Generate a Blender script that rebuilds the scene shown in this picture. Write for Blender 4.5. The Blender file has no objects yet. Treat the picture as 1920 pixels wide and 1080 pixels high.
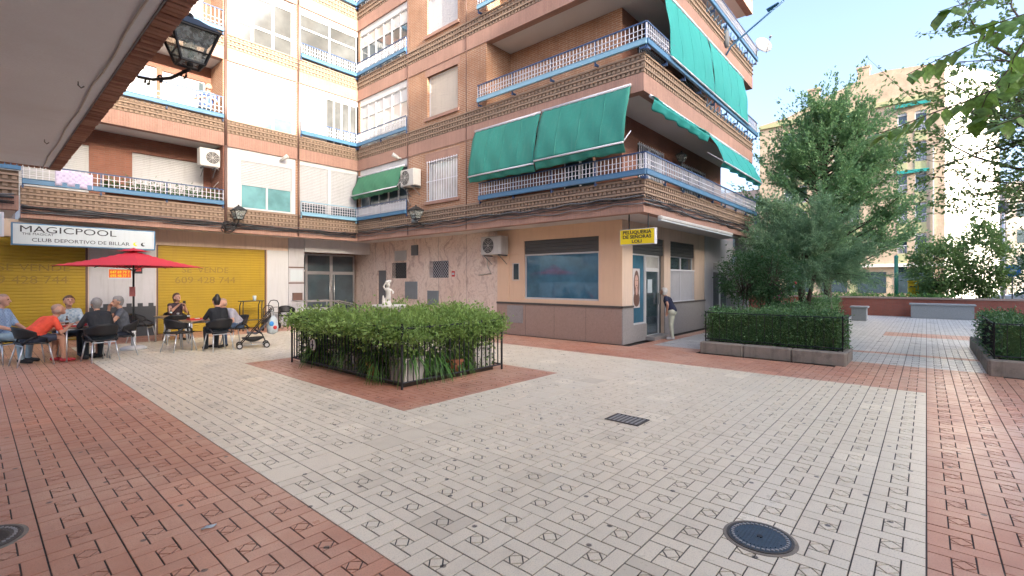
import bpy, bmesh, math, random
import numpy as np
from mathutils import Vector, Matrix
random.seed(11); rng = np.random.default_rng(11)
R = math.radians
SC = bpy.context.scene
# ---------------- camera, sky, sun, exposure ----------------
CAMH = 1.7; TH = math.atan(777/888.0); CT, ST = math.cos(TH), math.sin(TH)
cd = bpy.data.cameras.new('camera'); cam = bpy.data.objects.new('camera', cd); SC.collection.objects.link(cam)
cd.sensor_width = 36; cd.lens = 888/1920*36; cd.shift_y = -13/1920; cd.clip_start = .05; cd.clip_end = 2000
cam.location = (0, 0, CAMH); cam.rotation_euler = (R(90), 0, TH-R(90)); SC.camera = cam
SUN_EL = R(15); SUNV = Vector((-.13, -.99, 0)).normalized()
w = bpy.data.worlds.new('World'); SC.world = w; w.use_nodes = True
nt = w.node_tree; nt.nodes.clear()
wo = nt.nodes.new('ShaderNodeOutputWorld'); bg = nt.nodes.new('ShaderNodeBackground'); sk = nt.nodes.new('ShaderNodeTexSky')
sk.sky_type = 'NISHITA'; sk.sun_disc = False; sk.sun_elevation = SUN_EL
sk.sun_rotation = math.atan2(SUNV.x, SUNV.y); sk.air_density = .6; sk.dust_density = 4.6; sk.ozone_density = 1.0
bg.inputs[1].default_value = .15
nt.links.new(sk.outputs[0], bg.inputs[0]); nt.links.new(bg.outputs[0], wo.inputs[0])
sl = bpy.data.lights.new('sun', 'SUN'); sl.energy = 2.5; sl.angle = R(.53); sl.color = (1, .91, .78)
so = bpy.data.objects.new('sun', sl); SC.collection.objects.link(so)
sdir = Vector((SUNV.x*math.cos(SUN_EL), SUNV.y*math.cos(SUN_EL), math.sin(SUN_EL)))
so.rotation_euler = sdir.to_track_quat('Z', 'Y').to_euler(); so.location = (0, -20, 40)
vs = SC.view_settings; vs.view_transform = 'Standard'; vs.look = 'None'; vs.exposure = 2.62; vs.gamma = 1; vs.use_curve_mapping = False

# ---------------- helpers ----------------
COL = SC.collection.objects
def link(o): COL.link(o); return o
def tag(o, label=None, cat=None, group=None, kind=None):
    if label: o['label'] = label
    if cat: o['category'] = cat
    if group: o['group'] = group
    if kind: o['kind'] = kind
    return o
def empty(name, loc=(0, 0, 0), rz=0, parent=None):
    o = bpy.data.objects.new(name, None); o.empty_display_size = .1; link(o)
    o.location = loc; o.rotation_euler = (0, 0, rz)
    if parent: o.parent = parent
    return o
def thing(name, label, cat, loc=(0, 0, 0), rz=0, group=None):
    return tag(empty(name, loc, rz), label, cat, group)
def wpos(o):
    p = Vector((0, 0, 0))
    while o: p += o.location; o = o.parent
    return p
class MB:
    """collects geometry; build() makes one mesh object"""
    def __init__(s): s.v = []; s.f = []; s.m = []
    def add(s, vs, fs, m=0):
        n = len(s.v); s.v += [tuple(p) for p in vs]; s.f += [tuple(i+n for i in f) for f in fs]; s.m += [m]*len(fs); return s
    def box(s, x0, x1, y0, y1, z0, z1, m=0):
        if x0 > x1: x0, x1 = x1, x0
        if y0 > y1: y0, y1 = y1, y0
        return s.add([(x0,y0,z0),(x1,y0,z0),(x1,y1,z0),(x0,y1,z0),(x0,y0,z1),(x1,y0,z1),(x1,y1,z1),(x0,y1,z1)],
              [(0,3,2,1),(4,5,6,7),(0,1,5,4),(1,2,6,5),(2,3,7,6),(3,0,4,7)], m)
    def cyl(s, a, b, r0, r1=None, n=8, m=0, cap=True):
        r1 = r0 if r1 is None else r1
        a, b = Vector(a), Vector(b); d = (b-a); q = d.to_track_quat('Z', 'Y') if d.length > 1e-6 else Vector((0,0,1)).to_track_quat('Z','Y')
        vs = []
        for c, r in ((a, r0), (b, r1)):
            for i in range(n):
                t = 2*math.pi*i/n; vs.append(c+q@Vector((math.cos(t)*r, math.sin(t)*r, 0)))
        fs = [(i, (i+1) % n, n+(i+1) % n, n+i) for i in range(n)]
        if cap: fs += [tuple(range(n-1, -1, -1)), tuple(range(n, 2*n))]
        return s.add(vs, fs, m)
    def tube(s, pts, r, n=6, m=0, r1=None):
        pts = [Vector(p) for p in pts]; k = len(pts); vs = []
        for j, p in enumerate(pts):
            d = (pts[min(j+1, k-1)]-pts[max(j-1, 0)])
            if d.length < 1e-7: d = Vector((0, 0, 1))
            q = d.to_track_quat('Z', 'Y'); rr = r if r1 is None else r+(r1-r)*j/(k-1)
            for i in range(n):
                t = 2*math.pi*i/n; vs.append(p+q@Vector((math.cos(t)*rr, math.sin(t)*rr, 0)))
        fs = [(j*n+i, j*n+(i+1) % n, (j+1)*n+(i+1) % n, (j+1)*n+i) for j in range(k-1) for i in range(n)]
        fs += [tuple(range(n-1, -1, -1)), tuple(range((k-1)*n, k*n))]
        return s.add(vs, fs, m)
    def lathe(s, c, prof, n=16, m=0, sx=1, sy=1):
        vs = []
        for r, z in prof:
            for i in range(n):
                t = 2*math.pi*i/n; vs.append((c[0]+math.cos(t)*r*sx, c[1]+math.sin(t)*r*sy, c[2]+z))
        k = len(prof)
        fs = [(j*n+i, j*n+(i+1) % n, (j+1)*n+(i+1) % n, (j+1)*n+i) for j in range(k-1) for i in range(n)]
        fs += [tuple(range(n-1, -1, -1)), tuple(range((k-1)*n, k*n))]
        return s.add(vs, fs, m)
    def ball(s, c, r, n=10, m=0, sc=(1, 1, 1)):
        k = max(4, n//2+1)
        prof = [(max(1e-4, math.sin(math.pi*j/k))*r, -math.cos(math.pi*j/k)*r*sc[2]) for j in range(k+1)]
        return s.lathe(c, prof, n, m, sc[0], sc[1])
    def grid(s, fn, nu, nv, m=0):
        vs = [fn(i/nu, j/nv) for j in range(nv+1) for i in range(nu+1)]
        return s.add(vs, [(j*(nu+1)+i, j*(nu+1)+i+1, (j+1)*(nu+1)+i+1, (j+1)*(nu+1)+i) for j in range(nv) for i in range(nu)], m)
    def extr(s, pts, axis, a, b, m=0):
        """extrude polygon pts (2d) along axis 0/1/2 between a and b"""
        def mk(p, t):
            l = list(p); l.insert(axis, t); return tuple(l)
        n = len(pts)
        return s.add([mk(p, a) for p in pts]+[mk(p, b) for p in pts], [tuple(range(n-1, -1, -1)), tuple(range(n, 2*n))]+[(i, (i+1) % n, n+(i+1) % n, n+i) for i in range(n)], m)
    def build(s, name, mat, parent=None, smooth=False, bevel=0, local=False, solid=0):
        me = bpy.data.meshes.new(name); v = s.v
        if parent and not local:
            w_ = wpos(parent); v = [(p[0]-w_.x, p[1]-w_.y, p[2]-w_.z) for p in v]
        me.from_pydata(v, [], s.f)
        for mm in (mat if isinstance(mat, (list, tuple)) else [mat]): me.materials.append(mm)
        if any(s.m): me.polygons.foreach_set('material_index', s.m)
        if smooth: me.polygons.foreach_set('use_smooth', [True]*len(s.f))
        me.validate(); me.update()
        bm = bmesh.new(); bm.from_mesh(me); bmesh.ops.recalc_face_normals(bm, faces=bm.faces); bm.to_mesh(me); bm.free()
        o = bpy.data.objects.new(name, me); link(o)
        if parent: o.parent = parent
        if solid:
            d = o.modifiers.new('s', 'SOLIDIFY'); d.thickness = solid; d.offset = 0
        if bevel:
            d = o.modifiers.new('b', 'BEVEL'); d.width = bevel; d.segments = 1; d.limit_method = 'ANGLE'; d.angle_limit = R(50)
        return o
def copy_tree(o, parent=None):
    c = o.copy(); link(c)
    if parent: c.parent = parent
    for ch in list(o.children): copy_tree(ch, c)
    return c
def quads_obj(name, verts, faces, mat, parent=None, smooth=False, off=True):
    """fast numpy mesh: verts (n,3), faces (m,k)"""
    verts = np.asarray(verts, dtype=np.float32)
    if parent is not None and off: verts = verts-np.array(wpos(parent), dtype=np.float32)
    faces = np.asarray(faces, dtype=np.int32); k = faces.shape[1]
    me = bpy.data.meshes.new(name); me.vertices.add(len(verts)); me.vertices.foreach_set('co', verts.ravel())
    me.loops.add(faces.size); me.loops.foreach_set('vertex_index', faces.ravel())
    me.polygons.add(len(faces)); me.polygons.foreach_set('loop_start', np.arange(0, faces.size, k, dtype=np.int32))
    me.polygons.foreach_set('loop_total', np.full(len(faces), k, dtype=np.int32))
    me.materials.append(mat); me.update(calc_edges=True); me.validate()
    if smooth: me.polygons.foreach_set('use_smooth', np.ones(len(faces), dtype=bool))
    o = bpy.data.objects.new(name, me); link(o)
    if parent: o.parent = parent
    return o
# ---------------- materials ----------------
def newmat(name):
    m = bpy.data.materials.new(name); m.use_nodes = True; t = m.node_tree
    return m, t, t.nodes['Principled BSDF']
def N(t, typ, **kw):
    n = t.nodes.new(typ)
    for k, v in kw.items():
        if k.startswith('i_'): n.inputs[k[2:].replace('_', ' ')].default_value = v
        else: setattr(n, k, v)
    return n
def mixc(t, fac, a, b, mode='MIX'):
    n = t.nodes.new('ShaderNodeMix'); n.data_type = 'RGBA'; n.blend_type = mode
    for s_, val in ((0, fac), (6, a), (7, b)):
        if hasattr(val, 'is_linked') or isinstance(val, bpy.types.NodeSocket): t.links.new(val, n.inputs[s_])
        elif s_ == 0: n.inputs[0].default_value = val
        else: n.inputs[s_].default_value = (*val[:3], 1)
    return n.outputs[2]
def ramp(t, src, a, b):
    r = t.nodes.new('ShaderNodeMapRange'); r.inputs[1].default_value = a; r.inputs[2].default_value = b
    t.links.new(src, r.inputs[0]); return r.outputs[0]
def noise(t, vec, scale, detail=4, rough=.6):
    n = N(t, 'ShaderNodeTexNoise'); n.inputs['Scale'].default_value = scale; n.inputs['Detail'].default_value = detail; n.inputs['Roughness'].default_value = rough
    t.links.new(vec, n.inputs['Vector']); return n.outputs[0]
def pos(t, local=False):
    if local: return N(t, 'ShaderNodeTexCoord').outputs['Object']
    return N(t, 'ShaderNodeNewGeometry').outputs['Position']
def scl(c, k): return tuple(min(1, x*k) for x in c[:3])
def bumpit(t, b, h, strength, dist=.01):
    n = N(t, 'ShaderNodeBump'); n.inputs['Strength'].default_value = strength; n.inputs['Distance'].default_value = dist
    t.links.new(h, n.inputs['Height']); t.links.new(n.outputs[0], b.inputs['Normal'])
def mat(name, col, rough=.6, var=.12, scale=6, bump=.1, metal=0, spec=.5, local=False, dirt=0, fine=60, streak=0, dirtcol=(.12, .1, .08)):
    m, t, b = newmat(name); p = pos(t, local)
    n1 = noise(t, p, scale, 5); n2 = noise(t, p, fine, 3)
    c = mixc(t, ramp(t, n1, .3, .7), scl(col, 1-var), scl(col, 1+var))
    c = mixc(t, ramp(t, n2, .3, .7), c, scl(col, 1-var*.6)) if var > 0 else c
    if dirt:
        n3 = noise(t, p, scale*.4, 6, .7); f = ramp(t, n3, .52, .75)
        mm = t.nodes.new('ShaderNodeMath'); mm.operation = 'MULTIPLY'; t.links.new(f, mm.inputs[0]); mm.inputs[1].default_value = dirt
        c = mixc(t, mm.outputs[0], c, dirtcol)
    if streak:
        mp = N(t, 'ShaderNodeMapping'); mp.inputs['Scale'].default_value = (9, 9, .7); t.links.new(p, mp.inputs[0])
        n4 = noise(t, mp.outputs[0], 1.3, 4); f = ramp(t, n4, .5, .75)
        mm = t.nodes.new('ShaderNodeMath'); mm.operation = 'MULTIPLY'; t.links.new(f, mm.inputs[0]); mm.inputs[1].default_value = streak
        c = mixc(t, mm.outputs[0], c, dirtcol)
    t.links.new(c, b.inputs['Base Color']) if not isinstance(c, tuple) else None
    b.inputs['Roughness'].default_value = rough; b.inputs['Metallic'].default_value = metal; b.inputs['Specular IOR Level'].default_value = spec
    if bump: bumpit(t, b, n2, bump)
    return m
def plane_uv(t):
    """(horizontal along wall, z) from world position, whichever way the wall faces"""
    g = N(t, 'ShaderNodeNewGeometry'); sp = N(t, 'ShaderNodeSeparateXYZ'); t.links.new(g.outputs['Position'], sp.inputs[0])
    sn = N(t, 'ShaderNodeSeparateXYZ'); t.links.new(g.outputs['True Normal'], sn.inputs[0])
    ab = N(t, 'ShaderNodeMath', operation='ABSOLUTE'); t.links.new(sn.outputs[0], ab.inputs[0])
    gt = N(t, 'ShaderNodeMath', operation='GREATER_THAN'); t.links.new(ab.outputs[0], gt.inputs[0]); gt.inputs[1].default_value = .5
    mx = N(t, 'ShaderNodeMix'); t.links.new(gt.outputs[0], mx.inputs[0]); t.links.new(sp.outputs[0], mx.inputs[2]); t.links.new(sp.outputs[1], mx.inputs[3])
    return mx.outputs[0], sp.outputs[2], g.outputs['Position']
def brickmat(name, c1, c2, mortar, bw=.25, bh=.06, ms=.008, soldier=False, rough=.85, dirt=.25):
    m, t, b = newmat(name); u, z, p = plane_uv(t)
    cb = N(t, 'ShaderNodeCombineXYZ')
    t.links.new(z if soldier else u, cb.inputs[0]); t.links.new(u if soldier else z, cb.inputs[1])
    br = N(t, 'ShaderNodeTexBrick'); br.inputs['Scale'].default_value = 1; br.inputs['Brick Width'].default_value = bw; br.inputs['Row Height'].default_value = bh
    br.inputs['Mortar Size'].default_value = ms; br.inputs['Mortar Smooth'].default_value = .3; br.inputs['Bias'].default_value = 0
    br.inputs['Color1'].default_value = (*c1, 1); br.inputs['Color2'].default_value = (*c2, 1); br.inputs['Mortar'].default_value = (*mortar, 1)
    if soldier: br.offset = 0
    t.links.new(cb.outputs[0], br.inputs['Vector'])
    n1 = noise(t, p, 1.1, 6, .65); c = mixc(t, ramp(t, n1, .35, .75), br.outputs[0], scl(c1, .62))
    n2 = noise(t, p, 25, 3); c = mixc(t, ramp(t, n2, .45, .8), c, scl(c2, 1.15))
    mp = N(t, 'ShaderNodeMapping'); mp.inputs['Scale'].default_value = (7, 7, .6); t.links.new(p, mp.inputs[0])
    n4 = noise(t, mp.outputs[0], 1, 4); f = ramp(t, n4, .52, .8)
    mm = N(t, 'ShaderNodeMath', operation='MULTIPLY'); t.links.new(f, mm.inputs[0]); mm.inputs[1].default_value = dirt
    c = mixc(t, mm.outputs[0], c, (.1, .075, .06))
    t.links.new(c, b.inputs['Base Color']); b.inputs['Roughness'].default_value = rough
    iv = N(t, 'ShaderNodeMath', operation='SUBTRACT'); iv.inputs[0].default_value = 1; t.links.new(br.outputs['Fac'], iv.inputs[1])
    bumpit(t, b, iv.outputs[0], .5, .006)
    return m
def tilemat(name, cols, stain, rough=.33):
    m, t, b = newmat(name); p = pos(t)
    mp = N(t, 'ShaderNodeMapping'); mp.inputs['Scale'].default_value = (1/.343, 1/.343, 0); mp.inputs['Location'].default_value = (-1.68/.343, 0, 0); t.links.new(p, mp.inputs[0])
    fl = N(t, 'ShaderNodeVectorMath', operation='FLOOR'); t.links.new(mp.outputs[0], fl.inputs[0])
    wn = N(t, 'ShaderNodeTexWhiteNoise'); t.links.new(fl.outputs[0], wn.inputs['Vector'])
    c = mixc(t, wn.outputs[0], cols[0], cols[1])
    odd = ramp(t, wn.outputs[0], .955, .96); c = mixc(t, odd, c, scl(cols[1], .86))
    odd2 = ramp(t, wn.outputs[0], .05, .045); c = mixc(t, odd2, c, scl(cols[0], 1.13))
    n1 = noise(t, p, .55, 6, .65); c = mixc(t, ramp(t, n1, .42, .72), c, cols[2])
    n3 = noise(t, p, 2.6, 6, .7); f = ramp(t, n3, .52, .78)
    mm = N(t, 'ShaderNodeMath', operation='MULTIPLY'); t.links.new(f, mm.inputs[0]); mm.inputs[1].default_value = .75
    c = mixc(t, mm.outputs[0], c, stain)
    vo = N(t, 'ShaderNodeTexVoronoi', voronoi_dimensions='2D'); vo.inputs['Scale'].default_value = 1.5; t.links.new(p, vo.inputs['Vector'])
    sp = ramp(t, vo.outputs['Distance'], .034, .022); c = mixc(t, sp, c, (.07, .06, .055))
    n2 = noise(t, p, 110, 3); c = mixc(t, ramp(t, n2, .48, .74), c, scl(cols[0], .70))
    t.links.new(c, b.inputs['Base Color'])
    rr = N(t, 'ShaderNodeMapRange'); rr.inputs[1].default_value = .3; rr.inputs[2].default_value = .7; rr.inputs[3].default_value = rough-.09; rr.inputs[4].default_value = rough+.14
    t.links.new(n3, rr.inputs[0]); t.links.new(rr.outputs[0], b.inputs['Roughness']); b.inputs['Specular IOR Level'].default_value = .5
    bumpit(t, b, n2, .12, .004)
    return m
def leafmat(name, c1, c2, rough=.5, trans=.38):
    m, t, b = newmat(name); g = N(t, 'ShaderNodeNewGeometry'); p = g.outputs['Position']
    n1 = noise(t, p, 1.6, 3); n2 = noise(t, p, 38, 2)
    c = mixc(t, ramp(t, n1, .35, .65), c1, c2); c = mixc(t, ramp(t, n2, .35, .7), c, scl(c2, 1.5))
    n5 = noise(t, p, 23, 2); c = mixc(t, ramp(t, n5, .66, .74), c, (.17, .14, .05))
    t.links.new(c, b.inputs['Base Color']); b.inputs['Roughness'].default_value = rough; b.inputs['Specular IOR Level'].default_value = .35
    tr = N(t, 'ShaderNodeBsdfTranslucent'); t.links.new(c, tr.inputs[0]); ms = N(t, 'ShaderNodeMixShader'); ms.inputs[0].default_value = trans
    out = t.nodes['Material Output']; t.links.new(b.outputs[0], ms.inputs[1]); t.links.new(tr.outputs[0], ms.inputs[2]); t.links.new(ms.outputs[0], out.inputs[0])
    return m
def glassmat(name, col, rough=.06):
    m, t, b = newmat(name); p = pos(t); n = noise(t, p, 1.7, 3)
    c = mixc(t, ramp(t, n, .35, .65), scl(col, .8), scl(col, 1.2)); t.links.new(c, b.inputs['Base Color'])
    b.inputs['Roughness'].default_value = rough; b.inputs['Specular IOR Level'].default_value = .8; b.inputs['Coat Weight'].default_value = .6; b.inputs['Coat Roughness'].default_value = .03
    bumpit(t, b, n, .05, .02)
    return m
def veinmat(name):
    m, t, b = newmat(name); u, z, p = plane_uv(t)
    cb = N(t, 'ShaderNodeCombineXYZ'); t.links.new(u, cb.inputs[0]); t.links.new(z, cb.inputs[1])
    nz = N(t, 'ShaderNodeTexNoise'); nz.inputs['Scale'].default_value = 1.3; nz.inputs['Detail'].default_value = 5; t.links.new(cb.outputs[0], nz.inputs['Vector'])
    ad = N(t, 'ShaderNodeVectorMath', operation='MULTIPLY_ADD'); t.links.new(nz.outputs['Color'], ad.inputs[0]); ad.inputs[1].default_value = (1.4, 1.4, 0); t.links.new(cb.outputs[0], ad.inputs[2])
    wv = N(t, 'ShaderNodeTexWave'); wv.inputs['Scale'].default_value = .55; wv.inputs['Distortion'].default_value = 7; wv.inputs['Detail'].default_value = 5; wv.inputs['Detail Scale'].default_value = 1.7
    t.links.new(ad.outputs[0], wv.inputs['Vector'])
    n1 = noise(t, p, .9, 5); c = mixc(t, ramp(t, n1, .35, .65), (.66, .52, .44), (.72, .61, .53))
    v = ramp(t, wv.outputs['Fac'], .16, .03); mm = N(t, 'ShaderNodeMath', operation='MULTIPLY'); t.links.new(v, mm.inputs[0]); t.links.new(ramp(t, noise(t, p, 1.4, 4), .42, .6), mm.inputs[1])
    mk = N(t, 'ShaderNodeMath', operation='MULTIPLY'); t.links.new(mm.outputs[0], mk.inputs[0]); mk.inputs[1].default_value = .6
    c = mixc(t, mk.outputs[0], c, (.30, .19, .16))
    w2 = N(t, 'ShaderNodeTexWave'); w2.inputs['Scale'].default_value = 1.6; w2.inputs['Distortion'].default_value = 9; w2.inputs['Detail'].default_value = 6; w2.inputs['Detail Scale'].default_value = 2.5; t.links.new(ad.outputs[0], w2.inputs['Vector'])
    v2 = ramp(t, w2.outputs['Fac'], .12, .02); m2 = N(t, 'ShaderNodeMath', operation='MULTIPLY'); t.links.new(v2, m2.inputs[0]); m2.inputs[1].default_value = .45; c = mixc(t, m2.outputs[0], c, (.36, .25, .21)); n2 = noise(t, p, 14, 5); c = mixc(t, ramp(t, n2, .5, .8), c, (.58, .42, .34))
    t.links.new(c, b.inputs['Base Color']); b.inputs['Roughness'].default_value = .38
    return m
M = {}
M['brick'] = brickmat('brick_orange', (.39, .20, .11), (.32, .155, .085), (.52, .43, .34), ms=.011)
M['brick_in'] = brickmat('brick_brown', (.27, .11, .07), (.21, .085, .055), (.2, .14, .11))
M['soldier'] = brickmat('brick_soldier', (.40, .24, .185), (.34, .195, .15), (.27, .19, .15), bw=.6, bh=.062, ms=.006, soldier=True)
M['dentil'] = mat('dentil_brick', (.31, .225, .165), .9, .2, 9, .3, dirt=.55)
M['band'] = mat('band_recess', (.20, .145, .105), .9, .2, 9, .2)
M['white'] = mat('white_paint', (.52, .53, .54), .55, .05, 2, .04, streak=.12)
M['soffit'] = mat('soffit_plaster', (.60, .585, .56), .9, .06, 1.2, .08, dirt=.16, dirtcol=(.32, .3, .28))
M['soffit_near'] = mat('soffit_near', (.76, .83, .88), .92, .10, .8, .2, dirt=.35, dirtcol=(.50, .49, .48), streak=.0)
M['cream'] = mat('cream_paint', (.66, .52, .41), .8, .07, 1.5, .06, streak=.2)
M['greywall'] = mat('grey_pillar', (.46, .46, .48), .75, .08, 2, .06, streak=.2)
M['dkgrey'] = mat('dark_grey_paint', (.055, .06, .065), .7, .15, 3, .06)
M['peach'] = mat('peach_paint', (.73, .51, .35), .75, .06, 1.2, .05, streak=.14, dirtcol=(.4, .27, .18))
M['granite'] = mat('pink_granite', (.36, .255, .21), .5, .2, 30, .05, fine=150, dirt=.3)
M['granite_grey'] = mat('grey_granite', (.30, .285, .28), .5, .2, 30, .05, fine=150, dirt=.3)
M['ledge'] = mat('dark_ledge', (.08, .07, .065), .6, .2, 8, .05)
M['marble'] = veinmat('veined_marble')
M['blue'] = mat('blue_paint', (.06, .175, .31), .45, .12, 4, .05, dirt=.3, dirtcol=(.12, .14, .17))
M['ltblue'] = mat('light_blue_paint', (.22, .42, .55), .45, .1, 4, .05, dirt=.2)
M['dkblue'] = mat('navy_rail', (.03, .07, .17), .4, .1, 4, .03)
M['rail_white'] = mat('white_rail', (.62, .63, .68), .5, .08, 5, .02)
M['yellow'] = mat('yellow_shutter', (.37, .245, .012), .5, .1, 2, .05, streak=.25, dirtcol=(.25, .15, .02))
M['shutter'] = mat('white_shutter', (.45, .46, .47), .6, .05, 3, .03, streak=.15)
M['cream_shutter'] = mat('cream_shutter', (.52, .47, .40), .6, .06, 3, .03, streak=.15)
M['dkshutter'] = mat('dark_shutter', (.075, .08, .08), .5, .12, 3, .04)
M['awning'] = mat('green_awning', (.028, .225, .175), .8, .16, 1.6, .08, fine=25, streak=.4, dirtcol=(.075, .25, .20))
M['awning_teal'] = mat('teal_awning', (.014, .27, .25), .75, .08, 1.4, .06, fine=25)
M['awning_dull'] = mat('dull_green_awning', (.05, .20, .11), .8, .15, 2, .08)
M['glass'] = glassmat('window_glass', (.05, .075, .09))
M['glass_blue'] = glassmat('blue_glass', (.05, .15, .23), .04)
M['curtain'] = glassmat('curtain_glass', (.50, .50, .47), .15)
M['pane_lit'] = glassmat('sunlit_pane', (.085, .09, .09), .12)  # darker copy of the pane colour for direct sun, so it stays grey
M['teal_curtain'] = glassmat('teal_curtain_glass', (.13, .30, .32), .2)
M['alu'] = mat('aluminium', (.55, .56, .57), .35, .05, 8, .02, metal=.85)
M['alu_leg'] = mat('alu_leg', (.62, .64, .66), .3, .05, 8, .02, metal=.8)
M['iron'] = mat('black_iron', (.018, .02, .022), .5, .2, 12, .05)
M['greymetal'] = mat('grey_metal', (.13, .14, .15), .5, .12, 5, .03)
M['boxgrey'] = mat('box_grey', (.17, .20, .22), .5, .1, 5, .03)
M['acwhite'] = mat('ac_white', (.52, .51, .48), .5, .08, 6, .03, streak=.25)
M['black'] = mat('black_plastic', (.014, .014, .016), .45, .2, 20, .06)
M['blackrat'] = mat('black_rattan', (.012, .012, .014), .55, .25, 40, .3)
M['cable'] = mat('cable_black', (.025, .025, .027), .6, .25, 10, .05)
M['pipe'] = mat('brown_pipe', (.13, .075, .06), .5, .15, 5, .05)
M['concrete'] = mat('kerb_concrete', (.27, .24, .20), .92, .22, 5, .4, dirt=.85, dirtcol=(.07, .058, .042), streak=.45)
M['benchstone'] = mat('bench_granite', (.27, .285, .29), .7, .2, 20, .1, fine=120)
M['soil'] = mat('soil', (.05, .035, .022), .95, .3, 8, .5)
M['bark'] = mat('bark', (.085, .06, .045), .95, .3, 10, .6)
M['groove'] = mat('tile_joint_dirt', (.07, .063, .058), .95, .35, 1.1, .2, fine=9, dirt=.5, dirtcol=(.24, .21, .185))
M['tile_beige'] = tilemat('beige_tile', ((.77, .695, .55), (.72, .645, .51), (.755, .67, .52)), (.57, .50, .385))
M['tile_red'] = tilemat('red_tile', ((.55, .265, .175), (.48, .215, .14), (.62, .40, .295)), (.42, .24, .17), .35)
M['tile_white'] = tilemat('white_tile', ((.58, .57, .54), (.53, .52, .50), (.56, .54, .51)), (.38, .36, .33), .32)
M['asphalt'] = mat('asphalt', (.055, .055, .055), .9, .15, 3, .3, fine=120)
M['stone'] = mat('fountain_stone', (.60, .57, .52), .7, .12, 12, .15, dirt=.4, dirtcol=(.3, .27, .22))
M['terracotta'] = mat('terracotta', (.38, .15, .075), .8, .15, 12, .1)
M['trough'] = mat('white_trough', (.52, .49, .45), .8, .15, 6, .1, dirt=.5)
M['red_canvas'] = mat('red_canvas', (.62, .035, .06), .8, .06, 3, .05, local=True)
M['leaf_vine'] = leafmat('leaf_vine', (.12, .205, .055), (.21, .32, .09))
M['leaf_strap'] = leafmat('leaf_strap', (.05, .13, .03), (.10, .22, .05), .4)
M['leaf_hedge'] = leafmat('leaf_hedge', (.05, .12, .045), (.10, .20, .075), .4, .15)
M['leaf_tree'] = leafmat('leaf_tree', (.10, .20, .085), (.16, .28, .12), .45)
M['leaf_feather'] = leafmat('leaf_feather', (.12, .215, .11), (.18, .29, .16), .6, .3)
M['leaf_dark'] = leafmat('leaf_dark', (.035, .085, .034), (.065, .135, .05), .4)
M['leaf_near'] = leafmat('leaf_near', (.10, .20, .035), (.17, .32, .07), .4, .35)
M['leaf_shrub'] = leafmat('leaf_shrub', (.08, .16, .045), (.145, .23, .075), .45)
M['grass'] = leafmat('leaf_ground', (.05, .13, .03), (.1, .2, .05))
M['ink'] = mat('sign_ink', (.02, .02, .03), .5, 0, 3, 0)
M['signwhite'] = mat('sign_white', (.50, .57, .60), .45, .04, 2, .02, streak=.12)
M['signyellow'] = mat('sign_yellow', (.80, .62, .01), .45, .04, 2, .02)
M['farbrick'] = brickmat('far_brick', (.54, .42, .30), (.49, .37, .26), (.52, .44, .35), bw=.5, bh=.12, ms=.015, dirt=.1)
M['fargreen'] = mat('far_green_panel', (.40, .40, .22), .8, .1, 2, .03)
M['farwhite'] = mat('far_white_render', (.80, .77, .72), .85, .04, .5, .03)
M['redbrick'] = brickmat('low_wall_brick', (.35, .115, .075), (.28, .085, .06), (.22, .14, .11), bw=.25, bh=.065, ms=.008)
M['red'] = mat('red_paint', (.55, .03, .03), .5, .05, 5, .02)
M['orange'] = mat('poster_orange', (.75, .13, .01), .5, .03, 5, .01)
# ---------------- ground and paving ----------------
T = .343; GX = 1.68
ground = MB().grid(lambda u, v: ((u-.5)*900, (v-.5)*900, -.05), 4, 4).build('ground', M['asphalt']); tag(ground, kind='structure')
def inset(poly, g):
    n = len(poly); out = []
    for i in range(n):
        p0, p1, p2 = Vector(poly[i-1]), Vector(poly[i]), Vector(poly[(i+1) % n])
        d1 = (p1-p0).normalized(); d2 = (p2-p1).normalized(); n1 = Vector((-d1.y, d1.x)); n2 = Vector((-d2.y, d2.x))
        k = 1+n1.dot(n2); out.append(tuple(p1+(n1+n2)*(g/k)))
    return out
W = .335
POLY = [[(0, 1-W), (1-W, 1-W), (1-W, 1), (0, 1)], [(1-W, W), (1, W), (1, 1), (1-W, 1)], [(W, 0), (1, 0), (1, W), (W, W)], [(0, 0), (W, 0), (W, 1-W), (0, 1-W)]]
# rotate long planks so they run along y like the photograph's
a_, b_, m_ = W, 1-W, .5
POLY += [[(a_, m_), (m_, a_), (b_, m_), (m_, b_)]]
POLY += [[(a_, a_), (m_, a_), (a_, m_)], [(b_, a_), (b_, m_), (m_, a_)], [(b_, b_), (m_, b_), (b_, m_)], [(a_, b_), (a_, m_), (m_, b_)]]
def tile_template(plain=False, deep=.007):
    mb = MB(); polys = [[(0, 0), (1, 0), (1, 1), (0, 1)]] if plain else POLY
    for pl in polys:
        g = .0044 if len(pl) == 4 and not (pl is POLY[4]) else .0042
        q = inset([(x*T, y*T) for x, y in pl], g); n = len(q); q2 = inset(q, .0013)
        vs = [(x, y, 0) for x, y in q2]+[(x, y, -.0018) for x, y in q]+[(x, y, -deep) for x, y in q]
        fs = [tuple(range(n))]+[(i, i+n, (i+1) % n+n, (i+1) % n) for i in range(n)]+[(i+n, i+2*n, (i+1) % n+2*n, (i+1) % n+n) for i in range(n)]
        mb.add(vs, fs)
    return mb
TT, TP = tile_template(), tile_template(True)
def tile_mesh(mb, name, m):
    me = bpy.data.meshes.new(name); me.from_pydata(mb.v, [], mb.f); me.materials.append(m); me.update(); return me
def seen(X, Y, pad=.15):
    d = X*CT+Y*ST; r = X*ST-Y*CT
    if d < .4: return None
    u = r/d*888/960; v = (888*CAMH/d-13)/540
    if abs(u) > 1+pad or v > 1+pad*1.5: return None
    return d
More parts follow.
